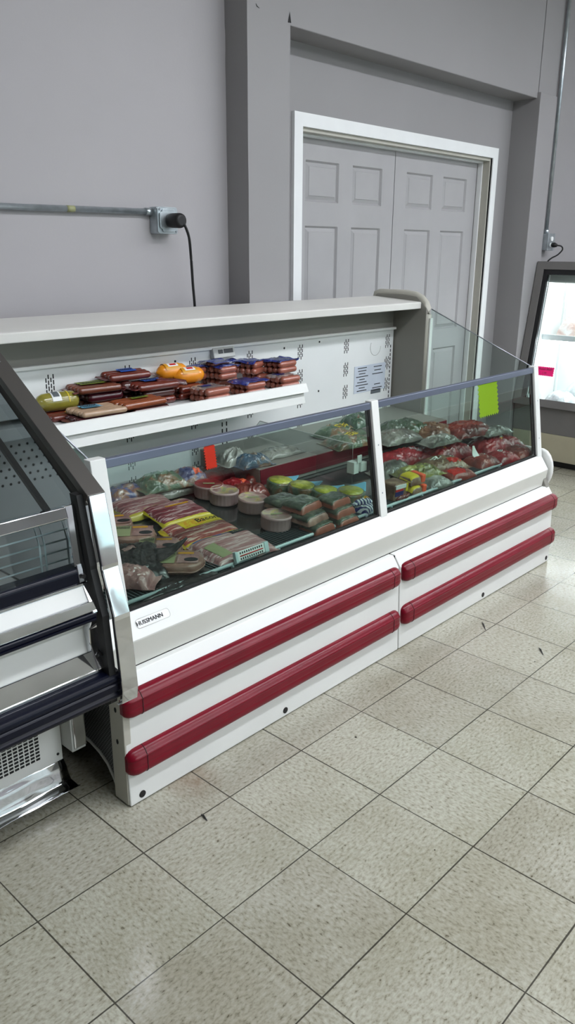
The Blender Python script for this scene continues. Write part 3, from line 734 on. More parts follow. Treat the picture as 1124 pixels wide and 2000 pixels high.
# clear divider standing on the deck
a = atx(480, 817, 1.56); b = atx(690, 868, 1.56)
dv = tag(build('shelf_divider', MB().prism([(b.y, deckz(b.y) + 0.002), (SY - 0.006, deckz(SY) + 0.002), (SY - 0.006, deckz(SY) + 0.082), (0.84, deckz(0.84) + 0.076), (0.84, a.z - 0.02), (0.82, a.z), (b.y, b.z)], 1.558, 1.562), 'acrylic'), 'clear upright divider sheet standing across the deck of the case', 'divider')
build('divider_edge', MB().tube([(1.56, 0.842, deckz(0.84)), (1.56, 0.842, a.z - 0.02), (1.56, 0.822, a.z + 0.001), (1.56, b.y, b.z + 0.001), (1.56, b.y - 0.002, deckz(b.y) + 0.004)], 0.0016, 6), 'plastic_grey', dv)
# digital thermometer clipped over the panel
c = aty(436, 689, 0.835)
th = thing('shelf_thermometer', 'small grey digital display clipped to the back panel above the blue film packs', 'display', (c.x, 0.838, c.z), 0, -0.25)
build('body', MB().box((-0.062, -0.012, -0.022), (0.062, 0.012, 0.022)), 'plastic_grey', th, 0.004, local=True)
build('screen', MB().box((-0.034, -0.0135, -0.004), (-0.008, -0.011, 0.013)), 'lcd', th, local=True)
build('screen', MB().box((-0.002, -0.0135, -0.004), (0.05, -0.011, 0.014)), 'lcd', th, local=True)
# dial thermometer on the deck rail
a = aty(459, 1085, 0.02); b = aty(514, 1070, 0.02)
tm = thing('rail_thermometer', 'pale strip thermometer hooked on the deck rail in front of the blue topped bacon', 'thermometer', ((a.x + b.x) / 2, 0.012, (a.z + b.z) / 2), 0, -0.25)
L = (b.x - a.x) / 2
build('scale_plate', MB().box((-L, -0.003, -0.016), (L, 0.003, 0.016)), 'label_white', tm, 0.002, local=True)
build('fluid_tube', MB().tube([(-L * 0.8, -0.004, 0), (L * 0.8, -0.004, 0)], 0.002, 6), 'label_red', tm, local=True)
m = MB()
for k in range(11):
    x = -L * 0.75 + k * L * 0.15
    m.box((x - 0.0025, -0.0036, 0.006), (x + 0.0025, -0.0029, 0.013)).box((x - 0.0025, -0.0036, -0.013), (x + 0.0025, -0.0029, -0.006))
build('scale_marks', m, 'ink', tm, local=True)
build('end_clip', MB().box((L - 0.004, -0.006, -0.018), (L + 0.014, 0.008, 0.018)), 'rail_pale', tm, 0.002, local=True)
build('end_clip', MB().box((-L - 0.008, -0.006, -0.018), (-L + 0.004, 0.008, 0.018)), 'rail_pale', tm, 0.002, local=True)

# ------------------------------------------------------------------ deli case at the left, cut off by the frame
DX0, DX1 = -1.7, 0.0
deli = thing('deli_case', 'chrome trimmed deli case with navy bumpers and slanted dark glass beside the white case', 'display case', (-0.6, 0.3, 0))
def dstrip(name, prof, mat, bevel=0.002, x0=DX0, x1=DX1 - 0.004, parent=None): return build(name, MB().prism(prof, x0, x1), mat, parent or deli, bevel)
dstrip('top_rail', [(-0.12, 0.908), (-0.129, 0.882), (-0.112, 0.880), (-0.10, 0.906)], 'chrome', x1=-0.03)
dstrip('lower_glass', [(-0.127, 0.885), (-0.139, 0.75), (-0.133, 0.75), (-0.121, 0.885)], 'deli_glass', 0, x1=-0.03)
dstrip('glass_sill', [(-0.139, 0.757), (-0.146, 0.750), (-0.146, 0.716), (-0.10, 0.716), (-0.10, 0.757)], 'bumper_navy', 0.004, x1=-0.005)
dstrip('sill_line', [(-0.148, 0.718), (-0.152, 0.712), (-0.10, 0.712), (-0.10, 0.718)], 'chrome', 0.001)
dstrip('upper_panel', [(-0.150, 0.712), (-0.168, 0.677), (-0.10, 0.677), (-0.10, 0.712)], 'case_white', 0.001, x1=-0.006)
dstrip('middle_trim', [(-0.174, 0.677), (-0.186, 0.655), (-0.12, 0.655), (-0.12, 0.677)], 'chrome', 0.002)
n = 10
def dsec(y0, z0, z1, d, ribs):
    h = z1 - z0; pts = []
    for k in range(25):
        t = k / 24; b = d * (1 - abs(2 * t - 1) ** 6) ** 0.5
        for r in ribs: b -= 0.006 * math.exp(-((t - r) / 0.035) ** 2)
        pts.append((y0 - b, z0 + h * t))
    return pts + [(y0 + 0.02, z1), (y0 + 0.02, z0)]
ub = dstrip('upper_bumper', dsec(-0.165, 0.627, 0.655, 0.024, [0.45]), 'bumper_navy', 0, x1=-0.012)
dstrip('middle_panel', [(-0.146, 0.628), (-0.140, 0.60), (-0.149, 0.533), (-0.10, 0.533), (-0.10, 0.628)], 'case_white', 0.002, x1=-0.02)
dstrip('lower_trim', [(-0.150, 0.533), (-0.186, 0.497), (-0.186, 0.488), (-0.10, 0.488), (-0.10, 0.533)], 'chrome', 0.002)
lb = dstrip('lower_bumper', dsec(-0.186, 0.408, 0.488, 0.034, [0.32, 0.66]), 'bumper_navy', 0, x1=0.028)
dstrip('underside', [(-0.19, 0.404), (-0.19, 0.409), (0.08, 0.409), (0.08, 0.404)], 'plastic_grey', 0)
# end frame: chrome post following the front profile, dark gasket, slanted steel bar
pr_ = [(-0.150, 0.932), (-0.186, 0.762), (-0.186, 0.752), (-0.222, 0.640), (-0.222, 0.628), (-0.238, 0.440), (-0.232, 0.404), (-0.215, 0.392)]
def band(x0, x1, off, th):
    m = MB(); A = []; B = []
    for y, z in pr_: A.append((y + off, z)); 
    poly = A + [(y + th, z) for y, z in [(p[0] + off, p[1]) for p in pr_][::-1]]
    return m.prism(poly, x0, x1)
build('end_post', band(0.015, 0.062, 0.0, 0.012), 'chrome', deli, 0.002)
build('end_gasket', band(-0.004, 0.015, 0.022, 0.03), 'black_rubber', deli)
build('inner_stile', MB().prism([(-0.118, 0.910), (-0.142, 0.762), (-0.130, 0.762), (-0.106, 0.91)], -0.032, -0.006), 'chrome', deli, 0.002)
build('stile_bracket', MB().prism([(-0.142, 0.768), (-0.152, 0.722), (-0.12, 0.722), (-0.12, 0.768)], -0.028, -0.002), 'chrome', deli, 0.002)
build('stile_screw', MB().prism([(-0.018 + 0.006 * math.cos(k * PI / 6), 0.738 + 0.006 * math.sin(k * PI / 6)) for k in range(12)], -0.156, -0.14, axis='y'), 'black_plastic', deli)
build('end_trim', MB().prism([(-0.150, 0.714), (-0.188, 0.652), (-0.165, 0.60), (-0.165, 0.56), (-0.195, 0.50), (-0.15, 0.49), (-0.12, 0.714)], -0.022, 0.006), 'chrome', deli, 0.003)
build('end_screw', MB().prism([(-0.008 + 0.005 * math.cos(k * PI / 6), 0.535 + 0.005 * math.sin(k * PI / 6)) for k in range(12)], -0.188, -0.17, axis='y'), 'black_plastic', deli)
barA, barB = Vector((0, -0.150, 0.932)), Vector((0, 0.62, 1.44))
bd = (barB - barA).normalized(); bnrm = Vector((0, -bd.z, bd.y))
build('end_bar', MB().prism([(barA.y, barA.z), (barB.y, barB.z), (barB.y - bnrm.y * 0.02, barB.z - bnrm.z * 0.02), (barA.y - bnrm.y * 0.02, barA.z - bnrm.z * 0.02)], 0.013, 0.062), 'dark_steel', deli, 0.0015)
build('end_rivet', MB().lathe([(0, 0.003), (0.004, 0.001), (0.005, 0)], (0.035, 0.255, 1.205), 10), 'grey_metal', deli)
gA = Vector((0, -0.112, 0.912)); gB = gA + bd * 0.85
build('slanted_glass', MB().prism([(gA.y, gA.z), (gB.y, gB.z), (gB.y - bnrm.y * 0.006, gB.z - bnrm.z * 0.006), (gA.y - bnrm.y * 0.006, gA.z - bnrm.z * 0.006)], DX0, 0.012), 'deli_glass', deli)
sA = gA - bnrm * 0.008; sB = gB - bnrm * 0.008
build('glass_seal', MB().prism([(sA.y, sA.z), (sB.y, sB.z), (sB.y - bnrm.y * 0.01, sB.z - bnrm.z * 0.01), (sA.y - bnrm.y * 0.01, sA.z - bnrm.z * 0.01)], -0.075, -0.061), 'black_plastic', deli)
# mirrored end panel inside, side skin outside
build('end_panel', MB().prism([(-0.10, 0.50), (-0.13, 0.75), (-0.11, 0.895), (0.62, 1.40), (0.95, 1.40), (0.95, 0.42), (0.02, 0.42)], 0.016, 0.056), 'smoked_mirror', deli)
# inside: perforated back, shelf edge, floor, wire rack
m = MB().box((DX0, 0.70, 0.55), (0.012, 0.72, 0.885))
for i in range(40):
    for j in range(6):
        x = -0.02 - i * 0.0295 - (0.0147 if j % 2 else 0); z = 0.735 + j * 0.0255
        m.prism([(x + 0.005 * math.cos(k * PI / 3), z + 0.005 * math.sin(k * PI / 3)) for k in range(6)], 0.6990, 0.7005, axis='y', mi=1)
build('perforated_back', m, ['perf_white', 'dark_gap'], deli)
build('inner_shelf', MB().box((DX0, 0.60, 0.905), (0.012, 0.72, 0.945)).box((DX0, 0.63, 0.965), (0.012, 0.72, 1.02)), 'liner_white', deli, 0.003)
build('inner_back', MB().box((DX0, 0.72, 0.43), (0.012, 0.76, 1.42)), 'liner_white', deli)
build('case_top', MB().box((DX0, 0.66, 1.40), (0.06, 0.98, 1.44)), 'dark_steel', deli, 0.003)
build('deck', MB().box((DX0, -0.10, 0.56), (0.012, 0.70, 0.60)), 'perf_white', deli)
m = MB()
for k in range(6): m.tube([(DX0, -0.055, 0.725 + k * 0.026), (0.008, -0.055, 0.725 + k * 0.026)], 0.0022, 6)
for x in (-0.072, -0.058, 0.004): m.tube([(x, -0.057, 0.70), (x, -0.057, 0.80), (x, -0.03, 0.87)], 0.0026, 6)
build('wire_rack', m, 'rail_pale', deli)
# base with louvred panel, bent kick plate, drain box
m = MB().box((DX0, 0.055, 0.112), (-0.004, 0.075, 0.404))
for i in range(22):
    x = -0.078 - i * 0.0158
    for j in range(14):
        z = 0.148 + j * 0.0108
        m.box((x - 0.006, 0.0543, z - 0.0033), (x + 0.006, 0.0556, z + 0.0033), 1)
vp = build('vent_panel', m, ['case_white', 'dark_gap'], deli)
build('vent_screw', MB().prism([(-0.018 + 0.004 * math.cos(k * PI / 5), 0.135 + 0.004 * math.sin(k * PI / 5)) for k in range(10)], 0.053, 0.056, axis='y'), 'black_plastic', vp)
def kick(u, v):
    x = DX0 + (0.0 - DX0) * u
    wob = 0.006 * noise.noise(Vector((x * 9, v * 2, 0)))
    prof = [(0.062, 0.112), (0.052, 0.085), (0.05, 0.055), (0.045, 0.038), (0.018, 0.030), (0.012, 0.033)]
    t = v * (len(prof) - 1); i = min(int(t), len(prof) - 2); f = t - i
    y = prof[i][0] * (1 - f) + prof[i + 1][0] * f; z = prof[i][1] * (1 - f) + prof[i + 1][1] * f
    return (x + 0.02 * v * (u > 0.99), y + wob, z + wob * 0.4)
m = MB(); m.grid(80, 20, kick)
ko = build('kick_plate', m, 'chrome', deli)
sm = ko.modifiers.new('thickness', 'SOLIDIFY'); sm.thickness = 0.0015
build('drain_box', MB().box((-0.002, 0.002, 0.156), (0.042, 0.19, 0.41)), 'plastic_grey', deli, 0.002)
build('drain_cover', MB().box((0.004, -0.002, 0.166), (0.042, 0.001, 0.41)), 'chrome', deli, 0.001)
build('leg', MB().box((-0.25, 0.25, 0), (-0.19, 0.31, 0.42)), 'plastic_grey', deli, 0.002)
build('leg', MB().box((-1.4, 0.25, 0), (-1.34, 0.31, 0.42)), 'plastic_grey', deli, 0.002)
build('rear_base', MB().box((DX0, 0.3, 0.0), (-0.02, 0.9, 0.42)), 'black_plastic', deli)
# ------------------------------------------------------------------ wall services
t = thing('conduit', 'horizontal galvanised conduit pipe on the plain wall above the meat case', 'conduit', (0.2, YL - 0.02, 1.62))
build('pipe', MB().tube([(-1.5, YL - 0.018, 1.612), (1.212, YL - 0.018, 1.632)], 0.0118, 12), 'galvanised', t)
build('pipe_sticker', MB().tube([(0.815, YL - 0.018, 1.6291), (0.85, YL - 0.018, 1.6293)], 0.0122, 12), 'label_paleyellow', t)
build('connector', MB().tube([(1.188, YL - 0.018, 1.6318), (1.222, YL - 0.018, 1.632)], 0.0150, 12), 'galvanised', t)
t = thing('outlet_box', 'square galvanised outlet box at the end of the horizontal conduit', 'outlet box', (1.275, YL - 0.025, 1.60))
build('box_body', MB().box((1.222, YL - 0.052, 1.545), (1.328, YL, 1.652)), 'galvanised', t, 0.006)
cv = build('cover', MB().prism(rrect(0.106, 0.107, 0.012, 4, cx=1.275, cy=1.5985), YL - 0.058, YL - 0.052, axis='y'), 'galvanised', t, 0.002)
build('raised_face', MB().prism(rrect(0.092, 0.068, 0.01, 4, cx=1.275, cy=1.5985), YL - 0.066, YL - 0.056, axis='y').prism(rrect(0.068, 0.092, 0.01, 4, cx=1.275, cy=1.5985), YL - 0.0655, YL - 0.056, axis='y'), 'galvanised', cv, 0.002)
for sx, sz in ((1.232, 1.642), (1.318, 1.555)):
    build('screw', MB().tube([(sx, YL - 0.062, sz), (sx, YL - 0.056, sz)], 0.004, 8), 'grey_metal', cv)
t = thing('power_plug', 'round black plug and cord in the outlet box above the case top', 'plug', (1.29, YL - 0.1, 1.59))
py = YL - 0.066
build('plug_body', MB().tube([(1.283, py, 1.598), (1.283, py - 0.012, 1.598), (1.284, py - 0.06, 1.597), (1.285, py - 0.070, 1.597), (1.285, py - 0.074, 1.597)], [0.027, 0.029, 0.030, 0.027, 0.018], 20), 'black_rubber', t)
cp = [(1.296, py - 0.070, 1.585), (1.305, py - 0.074, 1.565), (1.322, py - 0.07, 1.53), (1.345, py - 0.05, 1.47), (1.362, py - 0.035, 1.40), (1.374, py - 0.025, 1.33), (1.384, py - 0.02, 1.26), (1.392, py - 0.015, 1.18)]
def spline(pts, n=6):
    P = [Vector(p) for p in pts]; P = [P[0]] + P + [P[-1]]; out = []
    for i in range(1, len(P) - 2):
        for k in range(n):
            s = k / n; a, b, c, d = P[i - 1], P[i], P[i + 1], P[i + 2]
            out.append(0.5 * ((2 * b) + (c - a) * s + (2 * a - 5 * b + 4 * c - d) * s * s + (3 * b - a - 3 * c + d) * s ** 3))
    return out + [P[-2]]
build('cord', MB().tube(spline(cp), 0.0058, 8), 'black_rubber', t)
# right: vertical conduit and outlet above the freezer
wy = YC + 0.004
t = thing('conduit', 'vertical galvanised conduit pipe running up the wall above the lit freezer', 'conduit', (4.56, wy - 0.02, 2.6))
build('pipe', MB().tube([(4.565, wy - 0.02, 1.605), (4.558, wy - 0.02, ZT)], 0.0125, 12), 'galvanised', t)
build('connector', MB().tube([(4.565, wy - 0.02, 1.60), (4.565, wy - 0.02, 1.63)], 0.016, 12), 'galvanised', t)
t = thing('outlet_box', 'small galvanised outlet box on the wall above the lit freezer', 'outlet box', (4.55, wy - 0.03, 1.545))
build('box_body', MB().box((4.522, wy - 0.055, 1.49), (4.625, wy, 1.60)), 'galvanised', t, 0.004)
cv = build('cover', MB().box((4.520, wy - 0.060, 1.488), (4.628, wy - 0.055, 1.602)), 'galvanised', t, 0.002)
for sz in (1.566, 1.524):
    build('receptacle', MB().prism(rrect(0.034, 0.03, 0.012, 4, cx=4.575, cy=sz), wy - 0.066, wy - 0.06, axis='y'), 'label_white', cv)
t = thing('power_plug', 'small black plug and cord dropping behind the lit freezer', 'plug', (4.57, wy - 0.09, 1.525))
build('plug_body', MB().tube([(4.575, wy - 0.067, 1.526), (4.575, wy - 0.085, 1.526), (4.578, wy - 0.105, 1.522)], [0.015, 0.017, 0.010], 12), 'black_rubber', t)
build('cord', MB().tube(spline([(4.578, wy - 0.10, 1.523), (4.60, wy - 0.125, 1.518), (4.615, wy - 0.13, 1.495), (4.60, wy - 0.105, 1.46), (4.575, wy - 0.07, 1.435), (4.57, wy - 0.045, 1.40), (4.57, wy - 0.03, 1.30)]), 0.005, 8), 'black_rubber', t)

# ------------------------------------------------------------------ lit freezer at the right
FY1, FY0 = 0.972, -0.75
fz = thing('upright_freezer', 'lit grey freezer with a slanted glass front past the far end of the meat case', 'freezer', (4.8, 0.1, 0))
fa, fb = (4.318, 0.44), (4.492, 1.412)
def fx(z): return fa[0] + (fb[0] - fa[0]) * (z - fa[1]) / (fb[1] - fa[1])
fn = Vector((fb[1] - fa[1], 0, -(fb[0] - fa[0]))).normalized()
# cabinet shell (walls)
def fbox(name, prof, y0, y1, mat, bev=0.003, parent=None): return build(name, MB().prism(prof, y0, y1, axis='y'), mat, parent or fz, bev)
sidep = [(fx(0.44) + 0.02, 0.43), (fx(1.412) + 0.012, 1.40), (5.15, 1.40), (5.15, 0.06), (4.40, 0.06)]
fbox('side_wall', sidep, FY1 - 0.03, FY1, 'freezer_grey'); fbox('side_wall', sidep, FY0, FY0 + 0.03, 'freezer_grey')
fbox('base_front', [(fx(0.44), 0.44), (fx(0.44) + 0.006, 0.255), (4.40, 0.255), (4.40, 0.44)], FY0, FY1, 'freezer_grey')
fbox('base_skirt', [(fx(0.44) + 0.008, 0.255), (4.385, 0.05), (4.43, 0.05), (4.43, 0.255)], FY0, FY1, 'freezer_cream')
fbox('kick_plate', [(4.43, 0.055), (4.43, 0.0), (5.1, 0.0), (5.1, 0.055)], FY0 + 0.02, FY1 - 0.02, 'black_plastic')
fbox('top_panel', [(fx(1.412) + 0.02, 1.392), (fx(1.412) + 0.02, 1.41), (5.15, 1.41), (5.15, 1.392)], FY0, FY1, 'freezer_grey')
# grey outer frame and black inner frame on the slant
def fr(name, t0, t1, z0, z1, y0, y1, mat):
    """bar lying on the slanted front between heights z0..z1 and y0..y1, thickness t0..t1 along the normal."""
    m = MB()
    P = []
    for (z, y) in ((z0, y0), (z0, y1), (z1, y1), (z1, y0)):
        P.append(Vector((fx(z), y, z)))
    v0 = [p + fn * -t0 for p in P]; v1 = [p + fn * -t1 for p in P]
    m.poly(v0); m.poly(v1)
    for k in range(4): m.poly([v0[k], v0[(k + 1) % 4], v1[(k + 1) % 4], v1[k]])
    return m
def frame(name, w, zlo, zhi, ylo, yhi, t0, t1, mat):
    m = MB()
    for a in ((zlo, zlo + w, ylo, yhi), (zhi - w, zhi, ylo, yhi), (zlo + w, zhi - w, yhi - w, yhi), (zlo + w, zhi - w, ylo, ylo + w)):
        q = fr('', t0, t1, a[0], a[1], a[2], a[3], mat); me = bpy.data.meshes.new('tmp'); q.bm.to_mesh(me); m.bm.from_mesh(me); q.bm.free(); bpy.data.meshes.remove(me)
    return build(name, m, mat, fz, 0.002)
frame('outer_frame', 0.052, 0.44, 1.412, FY0, FY1, 0.0, 0.03, 'freezer_grey')
frame('inner_frame', 0.032, 0.447, 1.36, FY0 + 0.05, FY1 - 0.052, -0.004, 0.02, 'black_plastic')
q = fr('', 0.004, 0.010, 0.475, 1.33, FY0 + 0.08, FY1 - 0.082, ''); build('glass_door', q, 'freezer_glass', fz)
build('door_gasket', MB().tube([Vector((fx(z) + 0.012, FY1 - 0.088, z)) for z in (0.48, 1.328)], 0.004, 6), 'plastic_grey', fz)
# liner, shelf, light
XB = 4.92
build('liner', MB().box((XB, FY0 + 0.03, 0.36), (XB + 0.02, FY1 - 0.03, 1.39)).box((fx(0.44) + 0.04, FY0 + 0.03, 0.34), (XB, FY1 - 0.03, 0.36)).box((fx(1.4) + 0.03, FY0 + 0.03, 1.37), (XB, FY1 - 0.03, 1.392))
      .prism([(fx(0.44) + 0.035, 0.36), (fx(1.37) + 0.035, 1.37), (XB, 1.37), (XB, 0.36)], FY1 - 0.036, FY1 - 0.03, axis='y'), 'liner_bright', fz)
sh = build('shelf', MB().box((4.58, FY0 + 0.03, 0.885), (XB, FY1 - 0.04, 0.90)).box((4.57, FY0 + 0.03, 0.875), (4.582, FY1 - 0.04, 0.915)), 'liner_bright', fz, 0.002)
build('shelf_standard', MB().box((XB - 0.008, 0.50, 0.40), (XB, 0.52, 1.36)), 'liner_white', fz)
build('shelf_standard', MB().box((XB - 0.06, FY1 - 0.042, 0.40), (XB - 0.04, FY1 - 0.036, 1.36)), 'liner_white', fz)
build('air_baffle', MB().box((4.63, FY0 + 0.03, 1.335), (XB, FY1 - 0.04, 1.368)), 'liner_white', fz, 0.01)
build('light_cover', MB().box((4.535, FY0 + 0.04, 1.275), (4.572, FY1 - 0.05, 1.365)), 'plastic_grey', fz, 0.01)
emit('freezer_tube', (250, 252, 253), 10.0)
build('light_tube', MB().tube([(4.60, FY0 + 0.08, 1.315), (4.60, FY1 - 0.08, 1.315)], 0.013, 10), 'freezer_tube', fz)
build('light_tube', MB().tube([(4.605, FY0 + 0.08, 0.862), (4.605, FY1 - 0.08, 0.862)], 0.011, 10), 'freezer_tube', fz)
# pink price note on the glass
def star_note(name, label, c, u, v, n, w, h, mat, teeth=9, lines=(), tz=0.0025):
    t = thing(name, label, 'price note', c)
    pts = []
    def edge(a, b, k):
        for i in range(k * 2):
            p = [a[j] + (b[j] - a[j]) * i / (k * 2) for j in (0, 1)]
            d = tz if i % 2 else -tz
            L = math.hypot(b[0] - a[0], b[1] - a[1]); pts.append((p[0] + (b[1] - a[1]) / L * d, p[1] - (b[0] - a[0]) / L * d))
    cs = [(-w/2, -h/2), (w/2, -h/2), (w/2, h/2), (-w/2, h/2)]
    for i in range(4): edge(cs[i], cs[(i + 1) % 4], teeth if i % 2 == 0 else max(3, int(teeth * h / w)))
    m = MB(); A = [m.bm.verts.new(u * p[0] + v * p[1]) for p in pts]; B = [m.bm.verts.new(u * p[0] + v * p[1] + n * 0.0008) for p in pts]
    m.bm.faces.new(A[::-1]); m.bm.faces.new(B)
    for i in range(len(A)): m.bm.faces.new((A[i], A[(i + 1) % len(A)], B[(i + 1) % len(A)], B[i]))
    o = build('note_card', m, mat, t, local=True)
    for txt, sz, dx, dy in lines:
        MXn = Matrix(((u.x, v.x, n.x, 0), (u.y, v.y, n.y, 0), (u.z, v.z, n.z, 0), (0, 0, 0, 1))) @ Matrix.Translation((dx, dy, 0.0014))
        lettering(txt, sz, 'ink', MXn, t, 'handwriting', 0.0004, 0.2)
    return t
zc = 0.682
vv = Vector((fb[0] - fa[0], 0, fb[1] - fa[1])).normalized(); uu = Vector((0, -1, 0)); nn = Vector((-1, 0, 0)) * 1.0
nn = -fn if fn.x > 0 else fn
star_note('zigzag_sheet', 'bright pink zigzag edged price note on the freezer glass', Vector((fx(zc), 0.785, zc)) + nn * 0.0005, uu, vv, nn, 0.128, 0.062, 'note_pink', 9,
          [('Roast Beef', 0.022, 0.0, 0.015), ('1.99', 0.018, -0.004, -0.012)])
# ------------------------------------------------------------------ products
DRX = math.atan(DSL)
def zpillow(w, d, h, p=3.0, crinkle=0.0, seed=0, sc=30):
    def f(x, y):
        a = min(1.0, abs(2 * x / w)); b = min(1.0, abs(2 * y / d))
        base = h * max(0.0, (1 - a ** p)) ** 0.5 * max(0.0, (1 - b ** p)) ** 0.5
        if crinkle:
            v = Vector((x * sc + seed * 3.1, y * sc - seed * 1.7, seed))
            q = v + Vector((noise.noise(v * 0.7), noise.noise(v * 0.7 + Vector((5, 1, 2))), 0)) * 1.2
            r1 = 1 - abs(noise.noise(q)) * 2.2; r2 = 1 - abs(noise.noise(q * 2.3 + Vector((3, 7, 1)))) * 2.2
            nz = 0.55 * r1 + 0.35 * r2 - 0.45 + 0.5 * noise.noise(v * 0.4)
            base += crinkle * nz * (0.3 + 0.7 * min(1, base / max(h, 1e-4)))
        return max(0.0008, base)
    return f
def pillow(w, d, zf, nx=22, ny=16, seam=0.0, wob=0.0, seed=0, base=0.0):
    """a filled pouch: domed top over a flat underside, optional flat crimped seam along the short ends."""
    m = MB()
    W = w / 2 + seam
    def P(u, v):
        x = -W + 2 * W * u; y = -d / 2 + d * v
        if wob:
            e = noise.noise(Vector((y * 20, seed, 1.3 if x > 0 else 4.4))) * wob
            x += e * abs(2 * u - 1) ** 4
            y += noise.noise(Vector((x * 20, seed, 7.7 if y > 0 else 2.1))) * wob * abs(2 * v - 1) ** 4
        return x, y
    def top(u, v):
        x, y = P(u, v); return (x, y, base + zf(-W + 2 * W * u, -d / 2 + d * v) + 0.001)
    def bot(u, v):
        x, y = P(u, v); return (x, y, base * min(1.0, 0.0 + (1 - (1 - min(abs(2*u-1),1))**2)) if base else 0.0)
    A = m.grid(nx, ny, top); B = m.grid(nx, ny, bot)
    for i in range(nx):
        for (j) in (0, ny):
            m.bm.faces.new((A[i][j], A[i + 1][j], B[i + 1][j], B[i][j]))
    for j in range(ny):
        for i in (0, nx):
            m.bm.faces.new((A[i][j], A[i][j + 1], B[i][j + 1], B[i][j]))
    return m
def patch(zf, cx, cy, w, h, off=0.0012, n=8, rot=0.0, base=0.0, thick=0.0006):
    """a label that follows the bulge of the pack."""
    m = MB(); c, s = math.cos(rot), math.sin(rot)
    def fn(u, v, o=off):
        lx, ly = (u - 0.5) * w, (v - 0.5) * h
        x, y = cx + lx * c - ly * s, cy + lx * s + ly * c
        return (x, y, base + zf(x, y) + 0.001 + o)
    m.grid(n, n, fn); m.grid(n, n, lambda u, v: fn(u, v, off - thick))
    return m
def scrib(zf, cx, cy, w, h, rows, seed, rot=0.0, off=0.0022, base=0.0):
    """printed lines on a label: short dark dashes with no readable words."""
    m = MB(); r = random.Random(seed)
    c, s = math.cos(rot), math.sin(rot)
    for k in range(rows):
        ly = h * (0.5 - (k + 0.5) / rows); x = -w / 2
        while x < w / 2 - w * 0.05:
            L = r.uniform(0.06, 0.16) * w
            q = []
            for dx, dy in ((0, -h / rows * 0.28), (L, -h / rows * 0.28), (L, h / rows * 0.28), (0, h / rows * 0.28)):
                lx, lly = min(x + dx, w / 2), ly + dy
                X, Y = cx + lx * c - lly * s, cy + lx * s + lly * c
                q.append((X, Y, base + zf(X, Y) + 0.001 + off))
            m.poly(q); x += L + w * 0.03
    return m
CAPM = {}
def link_mesh(L, r, sag=0.15):
    """one sausage, rounded ends, along x."""
    prof = []
    n = 6
    for k in range(n + 1):
        a = PI / 2 * k / n; prof.append((-L / 2 + r * (1 - math.sin(a)) * 0 + r - r * math.cos(PI / 2 - a) , r * math.sin(a)))
    pts = []; rad = []
    for k in range(n + 1):
        a = PI / 2 * k / n
        pts.append((-L / 2 + r * (1 - math.cos(a)), 0, 0)); rad.append(max(0.0006, r * math.sin(a)))
    for k in range(1, 4): pts.append((-L / 2 + r + (L - 2 * r) * k / 4, 0, 0)); rad.append(r * (1 + 0.03 * math.sin(k * 2)))
    for k in range(n, -1, -1):
        a = PI / 2 * k / n
        pts.append((L / 2 - r * (1 - math.cos(a)), 0, 0)); rad.append(max(0.0006, r * math.sin(a)))
    return MB().tube(pts, rad, 12)
